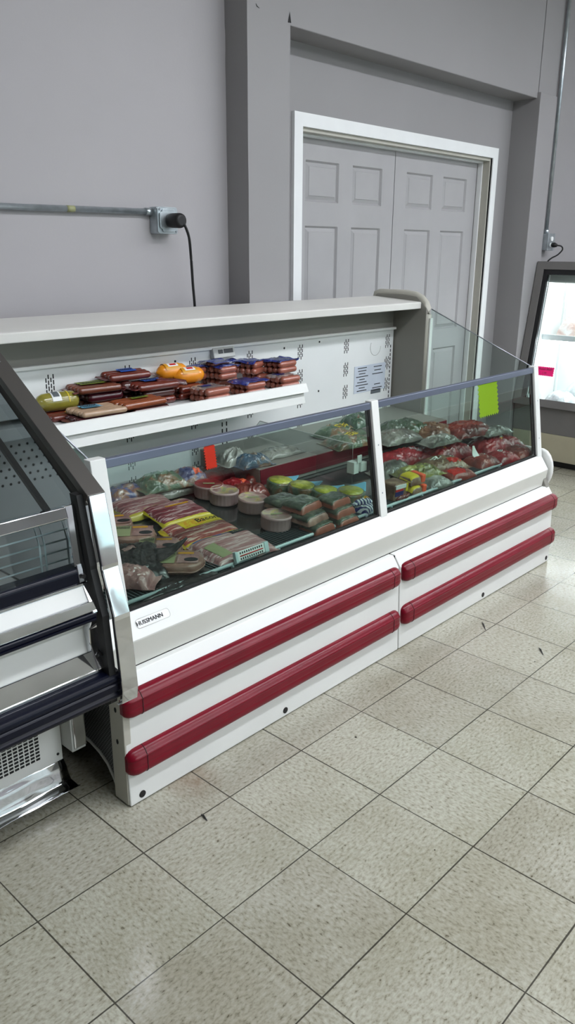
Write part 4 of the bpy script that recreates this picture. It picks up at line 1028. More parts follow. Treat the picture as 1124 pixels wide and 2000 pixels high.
def sausage_pack(label, loc, rz, n, L, r, mat, layers=1, film=None, flabel=None, lsz=(0.06, 0.04), lpos=(0, 0), rx=0.0, flap=None, group=None, clear=True, bumps=False, seed=0, lab2=None, ry=0.0):
    """vacuum pack: a row of sausages lying along x, the film drawn over them, a label on top."""
    t = thing('sausage_pack', label, 'sausage pack', loc, rz, rx, group)
    if ry: t.rotation_euler = (rx, ry, rz)
    key = (L, r, mat)
    rnd = random.Random(seed * 13 + n)
    first = None
    step = r * 1.86; ztop = r
    for ly in range(layers):
        z = r * 0.98 + ly * r * 1.8; ztop = z + r
        cnt = n
        for k in range(cnt):
            y = (k - (cnt - 1) / 2) * step
            if first is None:
                first = build('sausage', link_mesh(L, r), mat, t, local=True); o = first
            else:
                o = first.copy(); COL.objects.link(o); o.parent = t
            o.location = (rnd.uniform(-0.004, 0.004), y, z); o.rotation_euler = (rnd.uniform(0, 6), 0, rnd.uniform(-0.01, 0.01))
    D = n * step + r * 0.5; W = L
    def zf(x, y):
        k = (y / step + (n - 1) / 2); f = k - round(k)
        inside = abs(y) < D / 2 - 0.001 and abs(x) < L / 2
        if not inside: return max(0.004, ztop * 0.35)
        e = max(0.0, (abs(x) - L / 2 + r) / r)
        return ztop - r + r * math.sqrt(max(0.0, 1 - (1.5 * f) ** 2 * 0.6)) - e * e * r * 0.8 + 0.0012
    def zs(x, y):
        v = Vector((x * 40 + seed, y * 40, seed * 2.2))
        return zf(x, y) + 0.003 * abs(noise.noise(v))
    if film:
        fw, fd, fx_, fy_ = film[1] if len(film) > 1 else (L * 1.12, D * 1.02, 0, 0)
        m = MB()
        def fn(u, v, o=0.0015):
            x = (u - 0.5) * fw + fx_; y = (v - 0.5) * fd + fy_
            over = max(0.0, abs(x) - L / 2)
            zz = zs(max(-L / 2, min(L / 2, x)), max(-D / 2 + 0.002, min(D / 2 - 0.002, y)))
            lift = 0.010 * noise.noise(Vector((x * 25, y * 25, seed))) * (1 if over > 0 else 0.3) + 0.25 * over
            return (x + 0.006 * noise.noise(Vector((y * 30, seed, 0))) * (over > 0), y, max(zz, ztop * 0.9 if over else 0) + lift + o)
        m.grid(22, 12, fn)
        fo = build('film', m, film[0], t, local=True)
        s = fo.modifiers.new('thickness', 'SOLIDIFY'); s.thickness = 0.0006
    if flabel:
        build('label', patch(zf, lpos[0], lpos[1], lsz[0], lsz[1], 0.0022, 14), flabel, t, local=True)
        build('print', scrib(zf, lpos[0], lpos[1], lsz[0] * 0.8, lsz[1] * 0.7, 3, seed, 0, 0.0034), 'ink', t, local=True)
    if lab2:
        build('label', patch(zf, lab2[1], lab2[2], lab2[3], lab2[4], 0.0026, 10), lab2[0], t, local=True)
    if flap:
        for s in (-1, 1):
            m = MB()
            def fl(u, v, s=s):
                x = s * (L / 2 - 0.006 + 0.026 * u); y = (v - 0.5) * D * 0.92
                return (x, y, ztop * 0.45 * (1 - u * 0.3) + 0.006 * noise.noise(Vector((y * 60, u * 3, seed + s))) * u)
            m.grid(4, 14, fl); o = build('crimped_end', m, flap, t, local=True)
            q = o.modifiers.new('thickness', 'SOLIDIFY'); q.thickness = 0.0008
    return t
def pouch(name, label, cat, loc, rz, w, d, h, mat, crinkle=0.004, seed=0, seam=0.012, labels=(), rx=None, ry=0.0, p=3.0, group=None, text=None, flaps=()):
    t = thing(name, label, cat, loc, rz, DRX if rx is None else rx, group)
    if ry: t.rotation_euler = (DRX if rx is None else rx, ry, rz)
    zf = zpillow(w, d, h, p, crinkle, seed)
    build('pouch', pillow(w, d, zf, 64, 40, seam, 0.010, seed), mat, t, local=True)
    for i, (lm, cx, cy, lw, lh, rot, rows) in enumerate(labels):
        build('label', patch(zf, cx, cy, lw, lh, 0.0012, 12, rot), lm, t, local=True)
        if rows: build('print', scrib(zf, cx, cy, lw * 0.8, lh * 0.75, rows, seed + i, rot), 'ink', t, local=True)
    for (fm, cx, cy, a, s, lift) in flaps:
        # a free corner of film standing up from the pack
        m = MB()
        def fn(u, v):
            x = cx + (math.cos(a) * u * s - math.sin(a) * (v - 0.5) * s * (1 - u * 0.8)); y = cy + (math.sin(a) * u * s + math.cos(a) * (v - 0.5) * s * (1 - u * 0.8))
            return (x, y, zf(max(-w/2, min(w/2, cx)), max(-d/2, min(d/2, cy))) + lift * u * u + 0.003 * noise.noise(Vector((x * 50, y * 50, seed))))
        m.grid(8, 8, fn); o = build('film_corner', m, fm, t, local=True)
        q = o.modifiers.new('thickness', 'SOLIDIFY'); q.thickness = 0.0006
    if text:
        s, sz, cx, cy, tm = text
        me = text_mesh(s, sz, 0.0004, 0.1)
        for v in me.vertices:
            x, y = v.co.x + cx, v.co.y + cy; v.co = (x, y, zf(x, y) + 0.0034 + v.co.z)
        me.materials.clear(); me.materials.append(MATS[tm])
        o = bpy.data.objects.new('lettering', me); COL.objects.link(o); o.parent = t
    return t
def sh_at(px, py, h=0.0):
    p = atz(px, py, SZ + h); return p

# ---- sausages on the upper shelf
R = math.radians
def SX(x, y, h): return (x, y, SZ + 0.0006 + h)
def under(px, py, htop, h):
    q = atz(px, py, SZ + htop + 0.013); return (q.x, q.y, SZ + 0.0006 + h)
def SP(px, py, h, hm=0.013):
    q = atz(px, py, SZ + h + hm); return (q.x, q.y, SZ + 0.0006 + h)
# shelf end group
t = thing('olive_roll', 'olive green wrapped sausage roll with a silver blue label at the shelf end', 'sausage roll', SP(112, 784, 0.0245, 0.033), R(-6))
m = MB()
prof = [(-0.083, 0.002), (-0.079, 0.012), (-0.070, 0.024), (-0.055, 0.031), (-0.03, 0.033), (0, 0.0335), (0.032, 0.033), (0.058, 0.032), (0.070, 0.025), (0.078, 0.012), (0.081, 0.003)]
m.tube([(x, 0.0, 0.033) for x, r in prof], [r for x, r in prof], 22)
build('wrapped_roll', m, 'chub_olive', t, local=True)
def around(r, zc, x0, x1, a0, a1, n=10):
    m = MB(); f = lambda o: (lambda u, v: (x0 + (x1 - x0) * u, -(r + o) * math.sin(a0 + (a1 - a0) * v), zc + (r + o) * math.cos(a0 + (a1 - a0) * v)))
    m.grid(6, n, f(0.0009)); m.grid(6, n, f(0.0003)); return m
build('label', around(0.0337, 0.033, -0.030, 0.004, R(0), R(78)), 'label_white', t, local=True)
build('label_block', around(0.0346, 0.033, -0.025, -0.002, R(6), R(52)), 'label_grey', t, local=True)
build('tape', around(0.0336, 0.033, 0.030, 0.034, R(-80), R(90)), 'label_yellow', t, local=True)
sausage_pack('red brown pack with a yellow label under the olive roll', SX(0.515, 0.745, 0), R(-4), 5, 0.155, 0.012, 'link_redbrown', 1, flabel='label_yellow', lsz=(0.085, 0.022), lpos=(0.025, -0.035), seed=1, flap='film_darkred')
sausage_pack('maroon pack lying on the shelf beneath the tan links', SX(0.565, 0.638, 0), R(-3), 5, 0.185, 0.0115, 'link_maroon', 1, seed=2, flap='film_darkred')
sausage_pack('tan links with a pale blue label at the shelf front', SX(0.575, 0.640, 0.0225), R(-2), 6, 0.178, 0.0112, 'link_tan', 1, flabel='label_sky', lsz=(0.075, 0.05), lpos=(-0.02, 0.012), seed=3)
sausage_pack('brown pack at the bottom of the stack behind the olive roll', SX(0.690, 0.785, 0), R(-5), 3, 0.14, 0.0185, 'link_brown', 1, seed=4)
sausage_pack('dark red pack in the middle of the stack behind the olive roll', SX(0.685, 0.785, 0.0365), R(-3), 3, 0.15, 0.0185, 'link_maroon', 1, seed=5, film=('film_darkred',))
sausage_pack('brown ridged links with an olive green label, topmost behind the olive roll', SX(0.655, 0.775, 0.0745), R(-5), 5, 0.175, 0.0130, 'link_brown', 1, flabel='label_green', lsz=(0.10, 0.06), lpos=(-0.005, 0.012), seed=6, flap='film_darkred')
sausage_pack('dark pack under the orange brown links at the shelf front', SX(0.775, 0.635, 0), R(1), 4, 0.165, 0.0125, 'link_dark', 1, seed=7, flap='film_darkred')
sausage_pack('orange brown links with a small green label at the shelf front', SX(0.750, 0.635, 0.025), R(2), 4, 0.20, 0.0138, 'link_orange', 1, flabel='label_green', lsz=(0.075, 0.03), lpos=(0.01, 0.012), seed=8, flap='film_darkred')
sausage_pack('red brown pack at the bottom beneath the links with the blue label', SX(0.905, 0.752, 0), R(0), 4, 0.155, 0.0155, 'link_redbrown', 1, seed=9, flap='film_darkred')
sausage_pack('dark pack in the middle beneath the links with the blue label', SX(0.90, 0.750, 0.031), R(-2), 4, 0.15, 0.0155, 'link_dark', 1, seed=10)
sausage_pack('brown links with a blue label in front of the rearmost pack', SX(0.890, 0.740, 0.062), R(-3), 5, 0.19, 0.0138, 'link_redbrown', 1, flabel='label_blue', lsz=(0.085, 0.055), lpos=(0.005, 0.008), seed=11, flap='film_darkred')
sausage_pack('thick dark pack in the pile under the highest brown pack', SX(0.795, 0.792, 0.0), R(-4), 2, 0.06, 0.0260, 'link_dark', 2, seed=12)
sausage_pack('brown links with a strip of blue label, highest against the back panel', SX(0.812, 0.790, 0.100), R(-3), 3, 0.185, 0.0145, 'link_redbrown', 1, flabel='label_blue', lsz=(0.07, 0.04), lpos=(0.005, 0.008), seed=13, flap='film_darkred', rx=0.08)
def chub(label, loc, rz, L, r):
    t = thing('orange_roll', label, 'sausage roll', loc, rz)
    pts = [(-L/2 - 0.012, 0.004), (-L/2 - 0.006, 0.008), (-L/2, r * 0.6), (-L/2 + 0.014, r * 0.92), (-L/2 + 0.04, r), (0, r * 1.01), (L/2 - 0.04, r), (L/2 - 0.014, r * 0.92), (L/2, r * 0.6), (L/2 + 0.006, 0.008), (L/2 + 0.012, 0.004)]
    build('casing', MB().tube([(x, 0, r) for x, q in pts], [q for x, q in pts], 24), 'chub_orange', t, local=True)
    build('label', around(r * 1.01, r, -0.045, 0.03, R(-40), R(70)), 'label_gold', t, local=True)
    build('label_panel', around(r * 1.02, r, -0.030, 0.018, R(5), R(45)), 'label_white', t, local=True)
    build('emblem', around(r * 1.027, r, -0.020, 0.010, R(12), R(34)), 'label_red', t, local=True)
    return t
chub('orange wrapped sausage roll with a white and red label', SP(369, 733, 0.052, 0.032), R(-6), 0.125, 0.032)
chub('orange wrapped sausage roll half hidden behind the labelled one', SP(336, 725, 0.074, 0.030), R(-4), 0.125, 0.030)
sausage_pack('brown double layer pack holding up the orange rolls', SX(1.075, 0.775, 0), R(2), 5, 0.14, 0.0140, 'link_redbrown', 2, seed=14)
t = thing('film_sleeve', 'dark plastic sleeve lying across in front of the orange rolls', 'wrapper', SP(334, 737, 0.078, 0.02), R(-20))
m = MB(); m.grid(20, 8, lambda u, v: (-0.06 + 0.12 * u, -0.018 + 0.036 * v, 0.018 * math.sin(PI * v) + 0.004 * math.sin(u * 3) - 0.012 * u))
o = build('sleeve', m, 'film_darkred', t, local=True); q = o.modifiers.new('thickness', 'SOLIDIFY'); q.thickness = 0.003
def hotdog(label, px, py, h, rz, layers=2, n=4, L=0.122, clear=False, seed=0, r=0.0145, film=True, hm=0.027):
    f = ('film_navy', (L * 1.26, 0.112, 0.006, 0.006)) if film else None
    if clear: f = ('clear_film', (L * 1.12, 0.09, 0, 0.008))
    return sausage_pack(label, SP(px, py, h, hm), R(rz), n, L, r, 'link_hotdog', layers, film=f, seed=seed, lab2=('label_navy', -0.012, 0.012, 0.05, 0.04) if clear else None)
hotdog('hot dog pack with a clear top and a small navy label at the shelf front', 410, 769, 0, 3, clear=True, seed=21, L=0.13)
hotdog('hot dog pack with crumpled navy film at the shelf front', 485, 757, 0, 3, seed=22, L=0.115)
hotdog('hot dog pack with a clear top at the end of the shelf front', 553, 745, 0, 3, clear=True, seed=23, L=0.122)
hotdog('hot dog pack low behind the navy front pack', 430, 749, 0, 0, seed=24, film=False)
hotdog('hot dog pack low behind the last front pack', 508, 739, 0, 0, seed=25, film=False)
hotdog('hot dog pack with navy film on top just past the orange roll', 432, 726, 0.056, 4, seed=26, L=0.10)
hotdog('hot dog pack with navy film and a round end, second from the shelf end', 488, 717, 0.056, 18, seed=27, L=0.10)
hotdog('hot dog pack with flared navy film, topmost at the shelf end', 546, 715, 0.056, 6, seed=28, L=0.122)
hotdog('hot dog pack in navy film at the very back under the digital display', 424, 710, 0.108, 0, layers=1, n=3, seed=29, hm=0.008, L=0.10, r=0.008)
sausage_pack('hot dog pack in crumpled navy film behind the orange rolls', SX(1.165, 0.80, 0.056), R(4), 2, 0.09, 0.0145, 'link_hotdog', 2, film=('film_navy', (0.13, 0.07, 0.0, 0.004)), seed=30)

# ---- products on the deck, near bay
def DP(px, py, h=0.0, hm=0.0):
    q = dk(px, py, h + hm); return (q.x, q.y, deckz(q.y) + 0.0008 + h)
pouch('bacon_pack', 'pale gold edged bacon pack, rearmost and half covered by another', 'bacon pack', DP(282, 985, 0.0, 0.02), R(-10), 0.225, 0.17, 0.030, 'bacon_pale', 0.003, 31, 0.006, p=5)
pouch('bacon_pack', 'gold bordered bacon pack with dark rashers overlapping the pale one', 'bacon pack', DP(345, 996, 0.014, 0.015), R(-4), 0.21, 0.165, 0.020, 'bacon_gold', 0.002, 32, 0.004, rx=DRX + 0.06, p=6, labels=[('label_gold', 0.02, 0.030, 0.10, 0.010, 0, 0)])
pouch('bacon_pack', 'yellow bacon pack with the word Bacon printed on it', 'bacon pack', DP(392, 1032, 0.006, 0.015), R(-3), 0.245, 0.165, 0.022, 'bacon_streaky', 0.002, 33, 0.006, rx=DRX + 0.06, p=6,
      labels=[('label_yellow', 0.03, 0.038, 0.18, 0.056, 0, 0), ('label_gold', -0.005, 0.040, 0.09, 0.044, 0.05, 0)], text=('Bacon', 0.040, 0.055, 0.040, 'ink'))
pouch('bacon_pack', 'pink bacon pack with a blue top edge behind the deck thermometer', 'bacon pack', DP(455, 1064, 0.004, 0.015), R(-4), 0.245, 0.18, 0.026, 'bacon_pink', 0.002, 34, 0.010, rx=DRX + 0.04, p=6,
      labels=[('label_blue', 0.0, 0.078, 0.22, 0.014, 0, 0), ('label_paleyellow', -0.08, -0.02, 0.045, 0.09, 0.1, 0), ('ink', 0.07, 0.064, 0.075, 0.030, 0.1, 0), ('label_paleyellow', 0.07, 0.065, 0.045, 0.010, 0.1, 2)])
def ham(label, loc, rz, seed, w=0.155, d=0.118):
    t = thing('ham_pack', label, 'ham pack', loc, rz, DRX)
    o1 = rrect(w, d, 0.056, 8); m = MB(); rings = []
    for s, z in ((0.94, 0.0), (1.0, 0.008), (1.0, 0.024), (0.96, 0.030), (0.6, 0.032)):
        rings.append([m.bm.verts.new((p[0] * s, p[1] * s, z)) for p in o1])
    for a, b in zip(rings, rings[1:]):
        for k in range(len(o1)):
            f = m.bm.faces.new((a[k], a[(k + 1) % len(o1)], b[(k + 1) % len(o1)], b[k])); f.smooth = True
    m.bm.faces.new(rings[-1]); m.bm.faces.new(rings[0][::-1])
    build('ham', m, 'meat_ham', t, local=True)
    zf = lambda x, y: 0.031
    build('label', patch(zf, -0.035, 0, 0.050, 0.080, 0.0015, 3), 'label_paleyellow', t, local=True)
    build('print', scrib(zf, -0.035, 0.026, 0.042, 0.02, 2, seed), 'ink', t, local=True)
    build('label', patch(zf, 0.03, 0.0, 0.066, 0.075, 0.0015, 3), 'meat_pink', t, local=True)
    build('gold_strip', patch(zf, 0.02, 0.028, 0.05, 0.012, 0.0022, 3), 'label_gold', t, local=True)
    build('seal_emblem', MB().prism([(0.04 + 0.022 * math.cos(k * PI / 10), -0.016 + 0.013 * math.sin(k * PI / 10)) for k in range(20)], 0.0338, 0.0346, axis='z'), 'ink', t, local=True)
    build('film_rim', MB().tube([(p[0] * 1.03, p[1] * 1.04, 0.010 + 0.002 * math.sin(i)) for i, p in enumerate(o1 + o1[:1])], 0.0025, 5), 'meat_ham', t, local=True)
    return t
ham('oval ham pack nearest the deck rail beside the pink bacon', DP(350, 1098, 0.012, 0.016), R(-46), 1)
ham('oval ham pack second from the deck rail, half under a black film bag', DP(308, 1070, 0.008, 0.016), R(-44), 2)
ham('oval ham pack third from the deck rail', DP(262, 1046, 0.012, 0.016), R(-40), 3, 0.14)
ham('oval ham pack farthest from the deck rail, below the pale bacon', DP(218, 1024, 0.0, 0.016), R(-30), 4, 0.14)
pouch('black_bag', 'crumpled black film bag with one corner standing up among the ham packs', 'bag', DP(268, 1090, 0.0, 0.03), R(-30), 0.17, 0.24, 0.045, 'film_black', 0.014, 41, 0.0, p=4,
      flaps=[('film_black', 0.055, -0.02, R(0), 0.10, 0.05)], labels=[('meat_pink', -0.02, 0.04, 0.045, 0.02, 0.6, 0)])
pouch('black_tray_film', 'flat black film wrapper under the nearest ham pack at the rail', 'wrapper', DP(340, 1133, 0.0, 0.006), R(-8), 0.28, 0.12, 0.010, 'film_black', 0.006, 42, 0.0)
pouch('meat_bag', 'clear bag of pink sliced meat by the rail at the chrome post', 'meat bag', DP(248, 1118, 0.012, 0.03), R(-52), 0.15, 0.10, 0.05, 'meat_pink', 0.014, 43, 0.02, p=2.5)
def tub(label, loc, lid, seed, r=0.0565):
    t = thing('meat_tub', label, 'tub', loc, 0, DRX)
    seg = 96
    def rf(k, rr, z): return rr - (0.0018 if (0.004 < z < 0.043 and (k % 4) in (0,)) else 0.0)
    build('cup', MB().lathe([(0, 0.0), (r * 0.94, 0.0), (r * 0.97, 0.004), (r * 0.985, 0.006), (r * 0.995, 0.042), (r * 1.02, 0.044), (r * 1.02, 0.049), (r * 0.97, 0.052)], (0, 0, 0), seg, rfun=rf), 'tub_pink', t, local=True)
    build('lid', MB().lathe([(r * 0.98, 0.051), (r * 0.9, 0.0525), (r * 0.86, 0.050), (0, 0.0505)], (0, 0, 0), 48), lid, t, local=True)
    build('lid_label', patch(lambda a, b: 0.0505, 0.0, 0.0, 0.045, 0.012, 0.0006, 2, random.Random(seed).uniform(-0.8, 0.8)), 'label_paleyellow', t, local=True)
tub('pink ribbed tub with a dark red lid, rearmost of the tubs', DP(407, 956, 0, 0.026), 'tub_lid_red', 1)
tub('pink ribbed tub touching the gold bacon, second from the back', DP(437, 968, 0, 0.026), 'tub_lid', 2)
tub('pink ribbed tub in the middle of the deck by the green film packs', DP(493, 983, 0, 0.026), 'tub_lid', 3)
tub('pink ribbed tub nearest the deck rail', DP(539, 1016, 0, 0.026), 'tub_lid', 4)
pouch('red_meat_pack', 'shiny red meat pack just behind the middle tub', 'meat pack', DP(487, 952, 0.0, 0.03), R(-24), 0.14, 0.11, 0.042, 'film_redbrown', 0.014, 51, 0.008)
pouch('red_meat_pack', 'red meat pack with a pale label behind the second tub', 'meat pack', DP(460, 945, 0.0, 0.02), R(12), 0.12, 0.10, 0.04, 'film_red', 0.008, 52, 0.008, labels=[('label_orange', 0.02, -0.02, 0.04, 0.02, 0.3, 0)])
pouch('red_meat_pack', 'red and white meat pack standing behind the yellow topped rounds', 'meat pack', DP(505, 930, 0.0, 0.025), R(-15), 0.15, 0.10, 0.05, 'film_redbrown', 0.010, 53, 0.01, labels=[('label_white', 0.03, -0.02, 0.035, 0.025, 0.2, 2)])
pouch('maroon_pack', 'maroon flat pack behind the tubs', 'meat pack', DP(440, 921, 0.0, 0.018), R(2), 0.26, 0.10, 0.034, 'film_red', 0.006, 54, 0.01)
def yellow(label, loc, rz, hb, flaps=((-20, 0.05),)):
    t = thing('lunch_meat_pack', label, 'lunch meat pack', loc, R(rz), DRX + 0.03)
    build('round_base', MB().lathe([(0, 0), (0.050, 0.0), (0.054, 0.004), (0.056, hb - 0.005), (0.052, hb), (0, hb + 0.001)], (0, 0, 0), 40), 'film_greenclear', t, local=True)
    build('top_label', MB().lathe([(0.047, hb), (0.047, hb + 0.0024), (0.0, hb + 0.003)], (0, 0, 0), 40), 'lid_yellow', t, local=True)
    for i, (a, s) in enumerate(flaps):
        a = R(a); m = MB()
        m.grid(8, 6, lambda u, v: (math.cos(a) * (0.040 + u * s) - math.sin(a) * (v - 0.5) * s * 1.3 * (1.1 - u), math.sin(a) * (0.040 + u * s) + math.cos(a) * (v - 0.5) * s * 1.3 * (1.1 - u), hb + 0.002 * u + 0.008 * u * u - 0.002))
        o = build('wrapper_corner', m, 'label_sky' if i == 0 else 'stripe_blue', t, local=True); q = o.modifiers.new('thickness', 'SOLIDIFY'); q.thickness = 0.0006
def brown(label, loc, rz=0, w=0.115, d=0.085, hh=0.030, seed=0):
    t = thing('patty_pack', label, 'sausage pack', loc, R(rz), DRX)
    zf = zpillow(w, d, hh, 6.0, 0.0015, seed)
    build('sausage_block', pillow(w, d, zf, 24, 18, 0.0, 0.004, seed), 'link_hotdog' if seed % 2 else 'meat_ham', t, local=True)
    m = MB(); m.grid(24, 18, lambda u, v: ((u - 0.5) * w * 1.02, (v - 0.42) * d * 0.98, zf((u - 0.5) * w * 0.97, min(d * 0.48, (v - 0.42) * d * 0.96)) + 0.003 + 0.003 * noise.noise(Vector((u * 9, v * 9, seed)))))
    o = build('green_film', m, 'film_blackgreen', t, local=True); q = o.modifiers.new('thickness', 'SOLIDIFY'); q.thickness = 0.0006
brown('brown sausage pack lowest of the stack beside the front tub', DP(620, 1026, 0.0, 0.016), 4, seed=61)
brown('brown sausage pack in the middle of the stack beside the front tub', DP(603, 1006, 0.031, 0.016), 6, 0.13, 0.10, seed=62)
brown('brown sausage pack topmost of the stack beside the front tub', DP(590, 983, 0.062, 0.016), 8, 0.135, 0.10, seed=63)
brown('green film pack lying behind the topmost brown pack', DP(553, 978, 0.03, 0.02), 2, 0.13, 0.11, 0.034, seed=64)
brown('green film pack on the deck under the one by the middle tub', DP(560, 992, 0.0, 0.015), 2, 0.13, 0.11, seed=66)
brown('brown sausage pack lowest of the stack by the centre post', DP(668, 1013, 0.0, 0.016), 2, seed=65)
brown('brown sausage pack in the middle of the stack by the centre post', DP(661, 994, 0.031, 0.016), 3, seed=67)
brown('brown sausage pack topmost of the stack by the centre post', DP(652, 975, 0.062, 0.016), 4, seed=69)
yellow('yellow topped round lunch meat pack nearest the red meat packs', DP(546, 940, 0.0, 0.05), 10, 0.056)
yellow('yellow topped round lunch meat pack with a pale blue wrapper corner', DP(588, 950, 0.0, 0.06), 0, 0.068)
yellow('yellow topped round lunch meat pack half hidden by its neighbour', DP(634, 960, 0.0, 0.055), 8, 0.064)
yellow('yellow topped round lunch meat pack beside the centre post', DP(684, 962, 0.0, 0.06), -20, 0.070, ((25, 0.06),))
pouch('striped_pack', 'blue and white striped wrapper pack against the centre post', 'lunch meat pack', DP(709, 988, 0.0, 0.02), R(12), 0.09, 0.09, 0.035, 'stripe_blue', 0.006, 75, 0.01)
pouch('striped_pack', 'folded striped wrapper lying on the pack by the centre post', 'lunch meat pack', DP(704, 976, 0.036, 0.008), R(-15), 0.085, 0.06, 0.018, 'stripe_blue', 0.008, 76, 0.01, labels=[('label_gold', 0.02, 0.0, 0.03, 0.03, 0, 0)])
# rear packs
pouch('snack_pack', 'blue and brown packs lying flat at the rear beside the chrome post', 'meat pack', DP(246, 958, 0.0, 0.018), R(-4), 0.17, 0.11, 0.035, 'film_bluebrown', 0.008, 81, 0.012)
pouch('green_bag', 'clear green bag behind the pale bacon at the rear', 'meat bag', DP(316, 934, 0.028, 0.03), R(-10), 0.18, 0.13, 0.045, 'film_greenclear', 0.018, 82, 0.02)
pouch('dark_pack', 'dark pack lying below the clear green bag', 'meat pack', DP(335, 953, 0.0, 0.015), R(-4), 0.21, 0.13, 0.03, 'film_greyclear', 0.008, 83, 0.012)
pouch('snack_pack', 'blue and tan snack pack tilted against the rear panel', 'meat pack', DP(368, 922, 0.0, 0.05), R(-24), 0.15, 0.12, 0.06, 'film_bluebrown', 0.018, 84, 0.014, labels=[('label_orange', 0.03, -0.02, 0.03, 0.03, 0.3, 0)])
pouch('teal_pack', 'teal and brown pack on the grey step at the rear', 'meat pack', DP(492, 893, 0.079, 0.03), R(-8), 0.14, 0.10, 0.04, 'film_blueteal', 0.018, 85, 0.014)
pouch('dark_pack', 'dark folded pack beside the teal pack at the rear', 'meat pack', DP(450, 888, 0.079, 0.03), R(10), 0.13, 0.10, 0.05, 'film_greyclear', 0.022, 88, 0.012)
pouch('flat_pack', 'flat clear pack lying on the grey step behind the yellow rounds', 'meat pack', DP(548, 880, 0.079, 0.012), R(-2), 0.20, 0.10, 0.022, 'film_greyclear', 0.008, 86, 0.016)
# ---- far bay: a rear row on the raised step
ST = 0.079
pouch('green_pack', 'dark green pack with a yellow label nearest the divider', 'meat pack', DP(680, 858, ST, 0.02), R(-6), 0.22, 0.14, 0.036, 'film_greenclear', 0.014, 91, 0.016, labels=[('label_yellow', 0.03, 0.01, 0.07, 0.035, 0.2, 2)])
pouch('green_pack', 'dark green pack with a yellow label farther back by the back panel', 'meat pack', DP(665, 833, ST, 0.04), R(5), 0.24, 0.15, 0.05, 'film_greenclear', 0.016, 93, 0.016, labels=[('label_yellow', -0.01, -0.01, 0.07, 0.035, -0.1, 2)])
pouch('green_pack', 'dark green bag with red print lying high at the rear by the post', 'meat bag', DP(700, 815, ST + 0.04, 0.03), R(5), 0.18, 0.12, 0.04, 'film_green', 0.016, 94, 0.016)
pouch('green_pack', 'green bag with red print lying in front of the far end panel', 'meat bag', DP(790, 824, ST, 0.05), R(-10), 0.27, 0.17, 0.052, 'film_green', 0.018, 95, 0.018)
pouch('grey_pack', 'clear silvery pack lying along the step past the centre post', 'meat pack', DP(775, 852, ST, 0.015), R(-6), 0.24, 0.14, 0.04, 'film_greyclear', 0.012, 96, 0.016)
pouch('tan_pack', 'tan and brown pack between the green and the red brown packs', 'meat pack', DP(846, 834, ST, 0.03), R(8), 0.22, 0.16, 0.040, 'film_brownclear', 0.016, 98, 0.02)
pouch('redbrown_pack', 'red brown pack with a torn edge beside the clear end glass', 'meat pack', DP(912, 830, ST, 0.035), R(-12), 0.25, 0.17, 0.045, 'film_redbrown', 0.018, 97, 0.018)
pouch('clear_bag', 'grey clear bag lying in front of the tan pack', 'meat bag', DP(860, 856, 0.079, 0.02), R(-6), 0.20, 0.09, 0.03, 'film_greyclear', 0.014, 101, 0.02, labels=[('label_white', 0.03, -0.02, 0.03, 0.02, 0.4, 0)])
pouch('clear_bag', 'silvery clear bag near the end glass behind the crimson bag', 'meat bag', DP(968, 838, 0.079, 0.02), R(-8), 0.18, 0.08, 0.03, 'film_greyclear', 0.014, 102, 0.02)
pouch('red_bag', 'crimson bag near the centre post', 'meat bag', DP(790, 885, 0.0, 0.04), R(-6), 0.30, 0.14, 0.052, 'film_red', 0.020, 103, 0.018, labels=[('frost_film', 0.06, 0.0, 0.02, 0.08, 0.5, 0)])
pouch('red_bag', 'crimson bag with gold print in the middle of the far bay', 'meat bag', DP(875, 872, 0.0, 0.045), R(-10), 0.30, 0.15, 0.056, 'film_red', 0.020, 104, 0.018, labels=[('label_gold', -0.06, -0.03, 0.02, 0.014, 0.5, 0)])
pouch('red_bag', 'long crimson bag running to the end post', 'meat bag', DP(968, 856, 0.0, 0.05), R(-6), 0.32, 0.16, 0.058, 'film_red', 0.022, 105, 0.03, labels=[('label_gold', 0.0, -0.03, 0.025, 0.014, 0.4, 0), ('label_white', 0.03, -0.01, 0.04, 0.010, 0.4, 0)])
pouch('dark_meat_pack', 'dark brown pack with white print, middle of the far bay', 'meat pack', DP(862, 900, 0.0, 0.03), R(-14), 0.24, 0.14, 0.042, 'film_brownclear', 0.014, 109, 0.016, labels=[('label_red', 0.05, -0.03, 0.08, 0.03, 0.05, 0), ('label_white', -0.03, 0.01, 0.07, 0.009, 0.05, 0), ('label_white', -0.03, -0.004, 0.05, 0.006, 0.05, 0), ('label_white', 0.08, 0.02, 0.03, 0.02, 0.3, 2)])
pouch('red_sausage_pack', 'red sausage pack nearest the rail in the middle of the far bay', 'sausage pack', DP(893, 923, 0.0, 0.018), R(-12), 0.16, 0.11, 0.036, 'film_redbrown', 0.008, 110, 0.012, labels=[('label_white', 0.04, 0.02, 0.03, 0.025, 0.5, 2), ('label_red', -0.02, -0.015, 0.08, 0.05, 0, 0)])
pouch('red_sausage_pack', 'red sausage pack with a white folded ticket', 'sausage pack', DP(940, 899, 0.0, 0.02), R(-8), 0.16, 0.13, 0.042, 'film_redbrown', 0.010, 111, 0.014, labels=[('label_white', 0.05, 0.03, 0.03, 0.02, 0.4, 2)], flaps=[('label_white', -0.03, 0.0, R(70), 0.05, 0.04)])
pouch('red_sausage_pack', 'red sausage pack with two small white labels near the end glass', 'sausage pack', DP(982, 891, 0.0, 0.02), R(-10), 0.15, 0.12, 0.040, 'film_red', 0.010, 112, 0.014, labels=[('label_white', 0.0, 0.02, 0.03, 0.02, 0.4, 2)])
pouch('red_sausage_pack', 'red sausage pack at the very end of the rail', 'sausage pack', DP(1012, 882, 0.0, 0.02), R(-6), 0.13, 0.13, 0.042, 'film_redbrown', 0.010, 113, 0.014, labels=[('label_white', 0.03, 0.03, 0.03, 0.016, 0.4, 2)])
